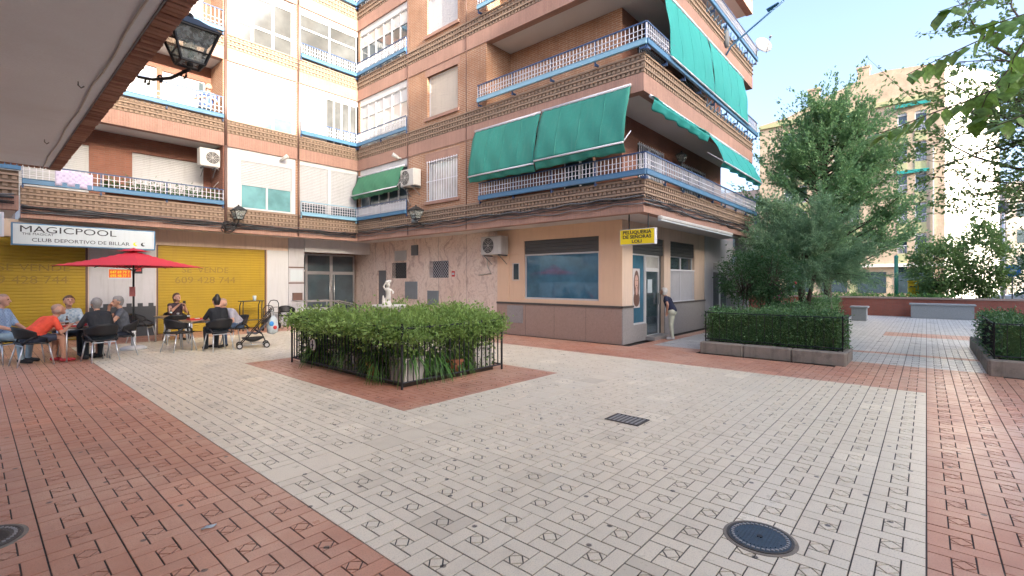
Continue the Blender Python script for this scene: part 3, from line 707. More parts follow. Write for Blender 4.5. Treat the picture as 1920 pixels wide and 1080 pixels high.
# ---------------- air conditioners ----------------
def aircon(label, F, u0, u1, z0, z1, depth, fan_side=1):
    t = thing('air_conditioner', label, 'air conditioner', F((u0+u1)/2, .05, z0), 0, 'air conditioners on the facade')
    b = MB(); fb(b, F, u0, u1, z0, z1, .06, depth); b.build('casing', M['acwhite'], t, bevel=.02)
    uc = u0+(u1-u0)*(.62 if fan_side > 0 else .38); zc = (z0+z1)/2; r = min((u1-u0)*.33, (z1-z0)*.42)
    g = MB()
    vs = [F(uc+math.cos(a*math.pi/10)*r, depth+.004, zc+math.sin(a*math.pi/10)*r) for a in range(20)]
    g.add(vs, [tuple(range(20))]); g.build('fan_opening', M['black'], t)
    g = MB()
    for q in range(1, 6):
        rr = r*q/5; g.tube([F(uc+math.cos(a*math.pi/10)*rr, depth+.012, zc+math.sin(a*math.pi/10)*rr) for a in range(21)], .005, 4)
    for a in range(4): g.cyl(F(uc-math.cos(a*.785)*r, depth+.012, zc-math.sin(a*.785)*r), F(uc+math.cos(a*.785)*r, depth+.012, zc+math.sin(a*.785)*r), .005, n=4)
    g.build('fan_grille', M['acwhite'], t)
    for u in (u0+.12, u1-.12):
        k = MB(); fb(k, F, u-.02, u+.02, z0-.045, z0-.001, 0, depth); k.cyl(F(u, .01, z0-.3), F(u, depth-.05, z0-.04), .012, n=5); k.build('bracket', M['greymetal'], t)
    MB().tube([F(u1-.05, .1, z0+.1), F(u1+.06, .08, z0-.05), F(u1+.05, .03, z0-.4), F(u1-.1, .02, z0-.6), F(u1+.5, .02, z0-.65)], .014, 6).build('hose', M['acwhite'], t, True)
    return t
aircon('white air conditioner beside the dark roller grille of the hairdresser window', FBg, 10.08, 10.98, 2.55, 3.14, .42)
aircon('white air conditioner between the dull green awning and a barred window', FB, 13.12, 13.86, 4.98, 5.56, .40)
aircon('white air conditioner hung in the recess of the left first floor balcony', lambda u, d, z: (u, 17.75-d, z), 4.80, 5.38, 5.40, 5.98, .36)
# ---------------- cables ----------------
def cables(label, F, u0, u1, z, n=6, d=.08):
    t = thing('cable_bundle', label, 'cables', F((u0+u1)/2, .05, z-.1), 0, 'black cable bundles under the first floor')
    for i in range(n):
        ph = random.random()*6; am = random.uniform(.015, .055); zz = z+random.uniform(-.1, .12); L = u1-u0; k = max(8, int(L*4))
        pts = [F(u0+L*j/k, d+.02*math.sin(j*.9+ph)+.012*(i % 3), zz-am*abs(math.sin(j*math.pi/ (4+i % 3)+ph))+.02*math.sin(j*.37+ph)) for j in range(k+1)]
        MB().tube(pts, random.choice((.010, .014, .018)), 5).build('cable', M['cable'] if i % 4 else M['greymetal'], t, True)
    return t
cables('sagging black cables along the wall above the yellow shutters', FA, XW, XB-.12, 3.56, 8)
cables('black cables strung along the brick wall above marble and salon', FB, YC-.05, YA-.1, 3.62, 5, .06)
cables('black cables strung along the side wall above the hairdresser door', FC, XB-.05, XEND, 3.62, 6, .06)
tg = thing('cable_tangle', 'tangled black cable coil beside the wall lantern at the drain pipe', 'cables', FA(5.6, .1, 3.3))
for i in range(5):
    r = random.uniform(.12, .22); c = (5.58+random.uniform(-.1, .1), .16+i*.02, 3.42+random.uniform(-.08, .08))
    MB().tube([FA(c[0]+math.cos(a*.42)*r, c[1]+.01*math.sin(a), c[2]+math.sin(a*.42)*r*.8) for a in range(17)], .013, 5).build('loop', M['cable'], tg, True)
# ---------------- lanterns ----------------
def lantern(label, c, s, wall, glass='curtain'):
    """c = centre of the lantern base, s = scale (height), wall = point on the wall"""
    t = thing('wall_lantern', label, 'lantern', c, 0, 'old style street lanterns')
    wb, wt, h = .20*s, .40*s, .62*s; x, y, z = c
    fr = MB(); B = [(x+sx*wb, y+sy*wb, z) for sx, sy in ((-1,-1),(1,-1),(1,1),(-1,1))]; Tp = [(x+sx*wt, y+sy*wt, z+h) for sx, sy in ((-1,-1),(1,-1),(1,1),(-1,1))]
    r = .028*s
    for i in range(4): fr.cyl(B[i], Tp[i], r, n=5).cyl(B[i], B[(i+1) % 4], r, n=5).cyl(Tp[i], Tp[(i+1) % 4], r*1.3, n=5)
    k = .32
    Mi = [tuple(B[i][q]+(Tp[i][q]-B[i][q])*k for q in range(3)) for i in range(4)]
    for i in range(4): fr.cyl(Mi[i], Mi[(i+1) % 4], r*.7, n=4)
    fr.build('frame', M['iron'], t)
    for i in range(4): MB().add([B[i], B[(i+1) % 4], Tp[(i+1) % 4], Tp[i]], [(0, 1, 2, 3)]).build('pane', M['lampglass'], t)
    rf = MB(); q = [(x+sx*wt*1.12, y+sy*wt*1.12, z+h+.01*s) for sx, sy in ((-1,-1),(1,-1),(1,1),(-1,1))]; a = [(x+sx*wt*.3, y+sy*wt*.3, z+h+.28*s) for sx, sy in ((-1,-1),(1,-1),(1,1),(-1,1))]
    rf.add(q+a, [(3, 2, 1, 0), (4, 5, 6, 7)]+[(i, (i+1) % 4, 4+(i+1) % 4, 4+i) for i in range(4)]); rf.ball((x, y, z+h+.34*s), .07*s, 8); rf.build('roof', M['iron'], t)
    ar = MB(); w_ = Vector(wall); c_ = Vector((x, y, z-.04*s)); d = (w_-c_)
    ar.cyl(c_, (x, y, z+.01), .06*s, n=8); ar.tube([c_+Vector((0, 0, -.02)), c_+d*.35+Vector((0, 0, -.16*s)), c_+d*.7+Vector((0, 0, -.12*s)), w_], .022*s+.004, 6)
    for f in (.1, .55, .8):
        p = c_+d*f+Vector((0, 0, -.16*s)); e = d.normalized()
        ar.tube([p+e*(math.cos(a*.6)*(.13-.011*a)*s)+Vector((0, 0, math.sin(a*.6)*(.13-.011*a)*s)) for a in range(10)], .014*s+.003, 5)
    ar.build('scroll_bracket', M['iron'], t, True)
    MB().lathe((x, y, z+.02), [(.05*s, 0), (.05*s, .1*s), (.11*s, .2*s), (.12*s, .36*s), (.06*s, .44*s)], 10).build('bulb', M['lampglass'], t, True)
    return t
def lg():
    m, t, b = newmat('lantern_glass'); b.inputs['Base Color'].default_value = (.55, .6, .58, 1); b.inputs['Roughness'].default_value = .25
    tr = N(t, 'ShaderNodeBsdfTransparent'); tr.inputs[0].default_value = (.75, .82, .8, 1); ms = N(t, 'ShaderNodeMixShader'); p = pos(t)
    n = noise(t, p, 30, 3); t.links.new(ramp(t, n, .2, 1.1), ms.inputs[0]); o = t.nodes['Material Output']
    t.links.new(tr.outputs[0], ms.inputs[1]); t.links.new(b.outputs[0], ms.inputs[2]); t.links.new(ms.outputs[0], o.inputs[0]); return m
M['lampglass'] = lg()
lantern('large iron lantern hanging overhead from the near roof edge', (1.10, 4.22, 3.35), .38, (.93, 5.0, 3.42))
lantern('small iron lantern at the drain pipe beside tangled cables', FA(5.75, .42, 3.72), .46, FA(5.75, .05, 3.5))
lantern('small iron lantern below the barred window with air conditioner', FB(12.95, .42, 3.80), .46, FB(12.95, .06, 3.6))
lantern('white wall lantern on dark brick of first floor side balcony', FCg(14.75, .28, 5.45), .34, FCg(14.75, .02, 5.4))
sp = thing('junction_box', 'grey speaker-like junction box beside the lantern above the marble wall', 'junction box', FB(13.45, .1, 3.75)); b = MB(); fb(b, FB, 13.3, 13.5, 3.72, 4.02, .03, .2); b.build('case', M['greymetal'], sp, bevel=.02); b = MB(); fb(b, FB, 13.33, 13.47, 3.76, 3.98, .2, .21); b.build('front_grille', M['boxgrey'], sp)
# wall spotlights and meters of the white bays
for u, z, F, lb in ((7.25, 6.0, FA, 'small white spotlight on the white panel above the closed shutter'), (14.35, 6.15, FB, 'small white spotlight above the dull green awning')):
    t = thing('spotlight', lb, 'spotlight', F(u, .05, z)); MB().cyl(F(u, 0, z), F(u, .12, z), .035, n=8).build('arm', M['acwhite'], t); MB().cyl(F(u, .1, z-.02), F(u+.12, .3, z+.12), .05, .075, n=10).build('head', M['acwhite'], t, True)
# ---------------- shop signs ----------------
def FS(u, d, z): return (u, 17.4-d, z)
t = thing('shop_sign', 'long white light box sign of the billiards club above the shutters', 'sign', FS(2.15, 0, 2.63))
b = MB(); fb(b, FS, .67, 3.63, 2.62, 3.19, -.16, .05); b.build('case', M['blue'], t)
b = MB(); fb(b, FS, .70, 3.60, 2.65, 3.16, .05, .056); b.build('face', M['signwhite'], t)
U, V = (1, 0, 0), (0, 0, 1)
text('MAGICPOOL', .235, M['ink'], t, FS(.80, .06, 2.96), U, V, sx=1.42)
text('THE MAGICAT', .085, M['ink'], t, FS(.86, .06, 2.885), U, V, sx=1.05)
text('CLUB DEPORTIVO DE BILLAR', .135, M['ink'], t, FS(1.03, .06, 2.72), U, V, sx=1.13)
for cx_, m_ in ((3.16, M['signyellow']), (3.34, M['ink'])):
    pts = [FS(cx_+math.cos(a)*.055, .058, 2.77+math.sin(a)*.055) for a in np.linspace(.9, 5.4, 14)]+[FS(cx_+.03+math.cos(a)*.04, .058, 2.785+math.sin(a)*.04) for a in np.linspace(4.9, 1.3, 10)]
    MB().add(pts, [tuple(range(len(pts)))]).build('emblem', m_, t)
t = thing('hanging_sign', 'yellow hanging sign of the ladies hairdresser at the building corner', 'sign', (10.66, 5.26, 2.60))
b = MB(); b.box(10.6, 10.72, 4.81, 5.72, 2.585, 2.965); b.build('case', M['rail_white'], t)
b = MB(); b.box(10.592, 10.6, 4.825, 5.705, 2.60, 2.95); b.build('face', M['signyellow'], t)
for s_, z_, sz in (('PELUQUERIA', 2.845, .115), ('DE SEÑORAS', 2.735, .115), ('LOLI', 2.63, .10)):
    text(s_, sz, M['ink'], t, (10.589, 5.265, z_), (0, -1, 0), V, align='CENTER', sx=1.12 if s_ != 'LOLI' else 1.3, bold=.0022)
for y_ in (5.0, 5.5): MB().cyl((10.66, y_, 2.96), (10.66, y_, 3.34), .018, n=6).build('hanger', M['iron'], t)
t = thing('tube_light', 'long white fluorescent tube light fixed along the fascia over the salon', 'light', FC(13.6, .03, 3.2)); b = MB(); fb(b, FC, 11.0, 16.6, 3.20, 3.29, .03, .15); b.build('housing', M['acwhite'], t, bevel=.02); b = MB(); fb(b, FC, 11.0, 16.6, 3.17, 3.199, .05, .13); b.build('diffuser', M['signwhite'], t)
t = thing('shop_sign', 'white light box sign cut off by the left edge of the picture', 'sign', (.2, 14.3, 2.6)); MB().box(-1.6, .45, 14.28, 14.44, 2.62, 3.12).build('case', M['rail_white'], t); MB().box(-1.57, .42, 14.272, 14.28, 2.65, 3.09).build('face', M['signwhite'], t)
text('A', .3, mat('sign_blue', (.02, .05, .3), .5, 0, 3, 0), t, (.02, 14.27, 2.74), U, V)
# posters and paint lettering
t = thing('rent_notice', 'orange and white rental notice on the grey pillar behind the parasol', 'notice', FAg(2.95, .04, 2.15))
b = MB(); fb(b, FAg, 2.68, 3.24, 1.77, 2.23, .031, .037); b.build('sheet', M['signwhite'], t)
b = MB(); fb(b, FAg, 2.70, 3.22, 1.80, 2.05, .037, .039); b.build('phone_strip', M['orange'], t)
text('ALQUILER', .1, M['ink'], t, FAg(2.74, .04, 2.095), U, V, sx=.9); text('647 69 79 7', .105, M['signyellow'], t, FAg(2.73, .041, 1.935), U, V, sx=.9, bold=.002); text('695 48 77 1', .105, M['signyellow'], t, FAg(2.73, .041, 1.825), U, V, sx=.9, bold=.002)
t = thing('small_notice', 'small red and black notice beside the rental notice', 'notice', FAg(3.4, .04, 2.2)); b = MB(); fb(b, FAg, 3.3, 3.5, 1.93, 2.2, .031, .036); b.build('sheet', M['ink'], t); b = MB(); fb(b, FAg, 3.33, 3.47, 2.0, 2.14, .036, .038); b.build('mark', M['red'], t)
gm = mat('grey_spray_paint', (.27, .18, .03), .7, .2, 6, 0)
t = thing('shutter_lettering', 'hand painted for-sale words on the yellow shutter beside the entrance', 'lettering', FAg(5.4, 0, 1.7)); text('SE  VENDE', .27, gm, t, FAg(4.55, -.045, 1.98), U, V, sx=1.1); text('609 428 744', .31, gm, t, FAg(4.35, -.045, 1.63), U, V, sx=1.15)
t = thing('shutter_lettering', 'hand painted for-sale words on the yellow shutter at the left edge', 'lettering', FAg(1, 0, 1.7)); text('SE VENDE', .27, gm, t, FAg(.45, -.045, 1.98), U, V, sx=1.2); text('609 428 744', .31, gm, t, FAg(.1, -.045, 1.63), U, V, sx=1.1)
t = thing('hair_poster', 'portrait poster of a long-haired model in the salon window', 'poster', FCg(12.3, -.03, .95))
b = MB(); fb(b, FCg, 12.08, 12.5, .95, 2.05, -.035, -.03); b.build('sheet', mat('poster_paper', (.62, .6, .6), .4, .05, 5, 0), t)
def oval(cx_, cz, rx, rz, d): return [FCg(cx_+math.cos(a*math.pi/10)*rx, d, cz+math.sin(a*math.pi/10)*rz) for a in range(20)]
MB().add(oval(12.3, 1.6, .17, .4, -.028), [tuple(range(20))]).add(oval(12.3, 1.2, .19, .22, -.0282), [tuple(range(20))]).build('hair', mat('poster_hair', (.16, .09, .07), .4, .2, 30, 0), t)
MB().add(oval(12.29, 1.68, .1, .19, -.026), [tuple(range(20))]).add(oval(12.3, 1.42, .06, .12, -.0262), [tuple(range(20))]).build('face', mat('poster_skin', (.6, .4, .33), .4, .05, 9, 0), t)
MB().add(oval(12.25, 1.72, .022, .012, -.024), [tuple(range(20))]).add(oval(12.335, 1.72, .022, .012, -.024), [tuple(range(20))]).add(oval(12.295, 1.575, .035, .014, -.024), [tuple(range(20))]).build('features', M['pipe'], t)
t = thing('door_notice', 'white paper sheet taped inside the salon door glass', 'notice', FCg(13.3, -.08, 1.4)); b = MB(); fb(b, FCg, 13.12, 13.42, 1.35, 1.75, -.088, -.086); b.build('sheet', M['signwhite'], t)
t = thing('red_plate', 'small red plate on marble wall beside the white diamond grille', 'plate', FBg(12.78, .01, 1.88)); b = MB(); fb(b, FBg, 12.7, 12.86, 1.86, 2.06, .001, .012); b.build('plate', M['red'], t); b = MB(); fb(b, FBg, 12.72, 12.84, 1.92, 2.0, .012, .014); b.build('mark', M['signwhite'], t)
# satellite dish and street light on the side facade
t = thing('satellite_dish', 'round white satellite dish at the end of the side balcony rail', 'dish', FC(XEND, .3, 9.9))
c = Vector(FC(XEND+.15, .35, 10.55)); ax = Vector((-.62, -.72, .28)).normalized(); q = ax.to_track_quat('Z', 'Y')
vs = [c]+[c+q@Vector((math.cos(i*math.pi/10)*r, math.sin(i*math.pi/10)*r, r*r*.28)) for r in (.12, .23, .33) for i in range(20)]
fs = [(0, 1+i, 1+(i+1) % 20) for i in range(20)]+[(1+j*20+i, 1+(j+1)*20+i, 1+(j+1)*20+(i+1) % 20, 1+j*20+(i+1) % 20) for j in range(2) for i in range(20)]
MB().add(vs, fs).build('reflector', mat('dish_grey', (.30, .31, .32), .5, .1, 5, .03), t, True, solid=.01)
MB().cyl(c+q@Vector((0, -.4, .05)), c+q@Vector((0, 0, .42)), .012, n=6).build('feed_arm', M['greymetal'], t); MB().cyl(c+q@Vector((0, 0, .38)), c+q@Vector((0, 0, .46)), .035, n=8).build('receiver', M['greymetal'], t)
MB().tube([c, c-ax*.1, Vector(FC(XEND-.15, .2, 10.25)), Vector(FC(XEND-.15, .18, 9.8))], .02, 6).build('mount', M['greymetal'], t)
t = thing('street_light', 'blue armed street light sticking out from the upper side facade', 'street light', FC(16.2, .05, 9.3))
MB().tube([FC(16.2, .05, 9.05), FC(16.2, .2, 9.3), FC(16.25, .9, 9.75), FC(16.3, 1.7, 10.25)], .03, 8).build('arm', M['blue'], t, True); b = MB(); fb(b, FC, 16.1, 16.3, 8.9, 9.25, .026, .05); b.build('wall_plate', M['blue'], t)
MB().lathe((0, 0, 0), [(.05, 0), (.13, .06), (.16, .3), (.13, .55), (.05, .66)], 10, sx=1, sy=.6).build('lamp_head', M['greymetal'], t, True, local=True); lh = t.children[-1]; lh.location = Vector(FC(16.3, 1.62, 10.2))-t.location; lh.rotation_euler = (R(75), 0, 0)
# balcony greenery of the left first floor balcony, drying cloth
# ---------------- near building overhead ----------------
ab = thing('arcade_building', 'near building overhead, its grey plaster soffit edged with brick ends', 'building', (-1, 4, 0))
ZS = 3.45
MB().box(-6, .795, -14, 10.17, ZS, ZS+.3).build('soffit', M['soffit_near'], ab)
MB().box(-6, .93, -14, 10.3, ZS+.085, 6.9).build('upper_wall', M['brick'], ab)
MB().box(-6.2, -2.2, -14, 10.2, 0, ZS).build('ground_wall', M['cream'], ab)
MB().box(.79, .80, 1.0, 10.18, ZS-.012, ZS+.08).build('edge_shadow_strip', M['greymetal'], ab)  # dark strip standing in for the thin shadow line along the soffit
bme = MB().box(-.065, .065, -.026, .026, 0, .09); bmes = []
for q in range(3):
    o = bme.build('edge_brick', mat('edge_brick%d' % q, ((.33, .17, .115), (.27, .13, .09), (.38, .21, .15))[q], .9, .2, 20, .5, fine=90), ab, bevel=.004, local=True)
    bmes.append(o)
for k_, (x_, y_) in enumerate(((.60, 3.2), (.62, 5.6), (.60, 8.2))): MB().tube([(x_, y_, ZS+.01), (x_, y_, ZS-.03), (x_+.02, y_, ZS-.05), (x_+.04, y_, ZS-.03)], .006, 5).build('hook', M['greymetal'], ab)
MB().tube([(.72+.01*math.sin(q*1.7), 1.0+q*.46, ZS-.012-.006*math.sin(q*2.3)) for q in range(21)], .008, 5).build('soffit_cable', M['acwhite'], ab, True)
first = {0: True, 1: True, 2: True}
def put(loc, rz):
    q = random.randrange(3); o = bmes[q] if first[q] else bmes[q].copy()
    if not first[q]: link(o); o.parent = ab
    first[q] = False; o.location = Vector(loc)-ab.location; o.rotation_euler = (random.uniform(-.02, .02), random.uniform(-.02, .02), rz+random.uniform(-.015, .015))
y = 2.2
while y < 10.27: put((.868+random.uniform(-.004, .004), y, ZS-.012+random.uniform(-.004, .004)), 0); y += .0625
x = .80
while x > -.55: put((x, 10.235, ZS-.012+random.uniform(-.003, .003)), R(90)); x -= .0625
MB().box(.802, .93, 2.17, 10.30, ZS+.02, ZS+.084).box(-.6, .80, 10.171, 10.3, ZS+.02, ZS+.083).build('mortar_bed', M['band'], ab)
# west wing end seen at the left edge
ww = thing('west_wing', 'corner of the left wing with brick dentils and blue rail at picture edge', 'building', (-.5, 14.5, 0))
def FW(u, d, z): return (u, 14.5-d, z)
part('soldier_course', M['soldier'], FW, [(-6, .67, Z0-.1, Z0+.2, -.2, .02)], ww); part('band', M['band'], FW, [(-6, .67, Z0+.2, Z0+.72, -.2, 0)], ww); dentils(FW, -1.2, .67, Z0+.2, ww)
part('wall', M['brick'], FW, [(-6, .6, Z0+1.9, 13, -2.7, -.2)], ww); part('rail_beam', M['blue'], FW, [(-6, .70, Z0+.74, Z0+.9, 0, .1)], ww); part('slab', M['soffit'], FW, [(-6, .66, Z0-.05, Z0+.25, -2.6, -.21)], ww)
cables('thick black cables on the left wing corner at the picture edge', FW, -1.5, .6, 3.42, 6, .07)
# ---------------- far buildings ----------------
fbk = thing('brick_apartment_block', 'tall tan brick apartment block beyond the park with bright white side wall', 'building', (62, 2, 0))
def FF(u, d, z): return (60-d, u, z)
hs = []
for k in range(6):
    for u0, u1 in ((.0, .85), (1.42, 2.15), (5.2, 6.0), (6.6, 7.4), (9.8, 10.6), (11.2, 12.0)): hs.append((u0, u1, 1.6+k*2.95-.15, 1.6+k*2.95+1.75))
part('wall', M['farbrick'], FF, holes(-1.31, 14.5, 0, 19.1, hs, -.4, 0), fbk)
for h_ in hs:
    wn = part('window', M['glass'], FF, [(h_[0], h_[1], h_[2], h_[3]-.25, -.35, -.25)], fbk); part('blind_box', M['white'], FF, [(h_[0], h_[1], h_[3]-.25, h_[3], -.3, -.12)], wn); part('jamb', M['white'], FF, [(h_[1]-.08, h_[1]+.0, h_[2], h_[3]-.25, -.25, -.05)], wn)
    b = MB()
    for i in range(8): fb(b, FF, h_[0]+.04+i*.1, h_[0]+.065+i*.1, h_[2], h_[2]+.75, -.05, -.02)
    fb(b, FF, h_[0], h_[1], h_[2]+.75, h_[2]+.8, -.06, -.01); b.build('balcony_rail', M['rail_white'], wn)
    part('green_panel', M['fargreen'], FF, [(h_[0], h_[1], h_[2]-1.0, h_[2]-.02, .001, .03)], fbk)
for z in (19.1,): part('green_cornice', M['fargreen'], FF, [(-1.3, 14.5, 19.1, 19.5, -.4, .25)], fbk)
gb = MB(); gb.extr([(-1.31, 19.5), (14.5, 19.5), (14.5, 17.9+1.7), (11.6, 20.0), (7.9, 21.4), (4.3, 22.6), (3.0, 22.7), (-1.31, 22.2)], 0, 60.05, 60.6); gb.build('attic_gable', M['farbrick'], fbk)
MB().extr([(60.0, -1.312), (66.5, -5.4), (76, -5.4), (76, 14.5), (60.4, 14.5), (60.4, -1.312)], 2, 0, 19.5).build('side_wall', M['farwhite'], fbk)
MB().extr([(60.05, -1.312), (66.5, -5.4), (76, -5.4), (76, 3), (60.65, 3), (60.65, -1.312)], 2, 19.5, 22.1).build('attic_side', M['farwhite'], fbk)
for y_, z_, hh in ((9.3, 20.0, 2.6), (4.9, 22.0, 1.7)): MB().box(60.8, 61.8, y_-.5, y_+.5, z_, z_+hh).box(60.7, 61.9, y_-.6, y_+.6, z_+hh, z_+hh+.2).build('chimney', M['farbrick'], fbk)
for u0, u1, z in ((-.3, 2.3, 18.75), (-.2, 2.2, 12.3), (5.0, 7.6, 18.7)):
    awt = thing('far_awning', 'green strip awning on the far tan block, ' + {18.75: 'top floor over the right windows', 12.3: 'middle floor over the right windows', 18.7: 'top floor half hidden by the tree'}[z], 'awning', FF((u0+u1)/2, .1, z)); b = MB(); fb(b, FF, u0, u1, z, z+.1, .03, .5); b.build('canvas', M['awning_teal'], awt); b = MB(); fb(b, FF, u0, u1, z-.2, z-.001, .46, .5); b.build('valance', M['awning_teal'], awt)
MB().box(59.86, 59.96, -.55, -.45, .5, 14.5).build('drain_pipe', M['white'], fbk)
shop = MB(); fb(shop, FF, -1.3, 14.5, 3.1, 3.4, .002, .5); shop.build('shop_canopy', M['farwhite'], fbk)
for u in (-.2, 3.0, 6.2, 9.4): part('shop_window', M['glass'], FF, [(u, u+2.3, .5, 2.6, .002, .06)], fbk)
pk = thing('pale_apartment_block', 'pale pink rendered block glimpsed behind the tree and corner balcony', 'building', (80, 30, 0))
MB().box(78, 92, 17, 46, 0, 15.5).build('wall', mat('pink_render', (.62, .42, .32), .85, .08, 1, .03), pk)
for k in range(5):
    for i in range(9): MB().box(77.9, 78.1, 18.2+i*3, 19.6+i*3, 1.2+k*2.9, 2.9+k*2.9).build('window', M['white'] if (i+k) % 3 else M['glass'], pk)
rw = thing('grey_building', 'grey beige building behind the lamp post at the right picture edge', 'building', (85, -12, 0)); MB().box(78, 96, -24, -6.9, 0, 13).build('wall', mat('grey_render', (.45, .42, .38), .85, .08, 1, .03), rw)
for k in range(3): MB().box(77.92, 78.1, -8.9, -7.7, 3+k*3, 4.5+k*3).build('window', M['glass'], rw)
# unseen row of flats, sized and placed to keep evening sun off the square
rb = thing('sun_blocking_row', 'tall unseen row of flats placed to shade the square, outside the picture', 'building', (-5, -45, 0))
MB().box(-24, 42, -55, -40, 0, 22.6).build('wall', M['farwhite'], rb)
for k in range(6): MB().box(-23, 41, -40.0, -39.2, 2.9+k*3.1, 3.1+k*3.1).build('balcony_slab', M['white'], rb)
# ---------------- vegetation ----------------
def leaf_mesh(name, pts, size, m, parent, elong=2.0, droop=0.0, dirs=None, jitter=.35, smooth=False):
    pts = np.asarray(pts, dtype=np.float64); n = len(pts)
    a = rng.normal(size=(n, 3)) if dirs is None else np.asarray(dirs)+rng.normal(size=(n, 3))*jitter
    a[:, 2] -= droop; a /= np.linalg.norm(a, axis=1)[:, None]+1e-9
    b = rng.normal(size=(n, 3)); b[:, 2] *= .45; b -= (b*a).sum(1)[:, None]*a; b /= np.linalg.norm(b, axis=1)[:, None]+1e-9
    nn = np.cross(a, b)
    L = (size*rng.uniform(.65, 1.25, n))[:, None]; Wd = L/elong
    v = np.stack([pts, pts+a*L*.45+b*Wd*.5-nn*Wd*.12, pts+a*L, pts+a*L*.45-b*Wd*.5-nn*Wd*.12], 1).reshape(-1, 3)
    f = np.arange(4*n).reshape(n, 4)
    return quads_obj(name, v, f, m, parent, smooth)
def wood(mb, p0, p1, r0, r1, n=6, bend=.1, k=5):
    p0, p1 = Vector(p0), Vector(p1); L = (p1-p0).length; pts = []
    o = Vector(rng.normal(size=3))*bend*L
    for i in range(k+1):
        t = i/k; pts.append(p0.lerp(p1, t)+o*math.sin(t*math.pi)*.5)
    mb.tube(pts, r0, n, 0, r1); return pts
def along(pts, t):
    x = t*(len(pts)-1); i = min(int(x), len(pts)-2); return pts[i].lerp(pts[i+1], x-i)
# tall conical tree
def big_tree():
    bx, by = 23.0, 3.0
    t = thing('tall_tree', 'tall conical green tree with upright shoots behind the hedge', 'tree', (bx, by, 0))
    tr = MB(); tp = wood(tr, (bx, by, -.05), (bx+.1, by+.1, 8.6), .16, .03, 8, .01, 9)
    P, D = [], []
    def rad(z): return float(np.interp(z, [2.0, 2.8, 4.2, 5.6, 7.0, 8.4, 9.6], [1.7, 2.75, 3.05, 2.65, 1.9, 1.1, .3]))
    for i in range(120):
        z0 = 1.6+5.9*(i/120)**.9; az = i*2.399+rng.normal(0, .25); z1 = z0+rng.uniform(.5, 1.9); r = rad(z1)*rng.uniform(.7, 1.08)
        a = along(tp, min(.98, z0/8.6)); e = Vector((bx+math.cos(az)*r, by+math.sin(az)*r, z1))
        pts = wood(tr, a, e, .035, .008, 4, .08, 4)
        for q in range(13):
            s = rng.uniform(.3, 1); c = along(pts, s); d = (e-a).normalized(); d = Vector((d.x, d.y, d.z+.35))+Vector(rng.normal(size=3))*.55; L = rng.uniform(.35, .95)
            for w_ in range(rng.integers(32, 52)):
                u = rng.uniform(0, 1); p = c+d*L*u+Vector(rng.normal(size=3))*.055; P.append(p); D.append(d+Vector(rng.normal(size=3))*.8)
    for i in range(20):   # upright shoots
        az = rng.uniform(0, 6.28); r = rng.uniform(.1, 1.5); z = 8.6-r*1.0; a = Vector((bx+math.cos(az)*r, by+math.sin(az)*r, z)); e = a+Vector((math.cos(az)*.3, math.sin(az)*.3, rng.uniform(.8, 1.7)))
        pts = wood(tr, a, e, .014, .004, 4, .05, 4)
        for w_ in range(60): P.append(along(pts, rng.uniform(0, 1))+Vector(rng.normal(size=3))*.03); D.append(Vector((math.cos(az), math.sin(az), .8)))
    tr.build('trunk', M['bark'], t, True)
    leaf_mesh('crown', P, .125, M['leaf_tree'], t, 1.9, .1, D)
big_tree()
def feather_tree():
    bx, by = 18.2, 2.95
    t = thing('feathery_tree', 'feathery pale green tamarisk-like tree in front of the tall tree', 'tree', (bx, by, 0))
    tr = MB(); wood(tr, (bx, by, -.05), (bx-.1, by+.2, 2.0), .13, .09, 8, .05, 5); wood(tr, (bx+.1, by+.1, .2), (bx+.25, by-.15, 1.9), .09, .05, 7, .1, 5)
    P, D = [], []
    for i in range(75):
        az = rng.uniform(0, 6.28); el = rng.uniform(-.15, 1.3); r = rng.uniform(.9, 1.75)*(1 if math.cos(az)*.3+.8 > .6 else .85)
        r *= 1.12; a = Vector((bx, by+.1, 2.05)); e = a+Vector((math.cos(az)*math.cos(el)*r, math.sin(az)*math.cos(el)*r, math.sin(el)*r*1.35))
        pts = wood(tr, a, e, .02, .004, 4, .15, 5)
        for q in range(15):
            c = along(pts, rng.uniform(.45, 1)); d = (e-a).normalized()+Vector(rng.normal(size=3))*.55; d.z -= .1; L = rng.uniform(.25, .55)
            for w_ in range(75):
                u = rng.uniform(0, 1)**.8; p = c+d*L*u+Vector((0, 0, -.25*u*u))*L+Vector(rng.normal(size=3))*.045*(1-u*.4); P.append(p); D.append(d+Vector(rng.normal(size=3))*.5)
    tr.build('trunk', M['bark'], t, True); leaf_mesh('crown', P, .10, M['leaf_feather'], t, 5, .15, D)
feather_tree()
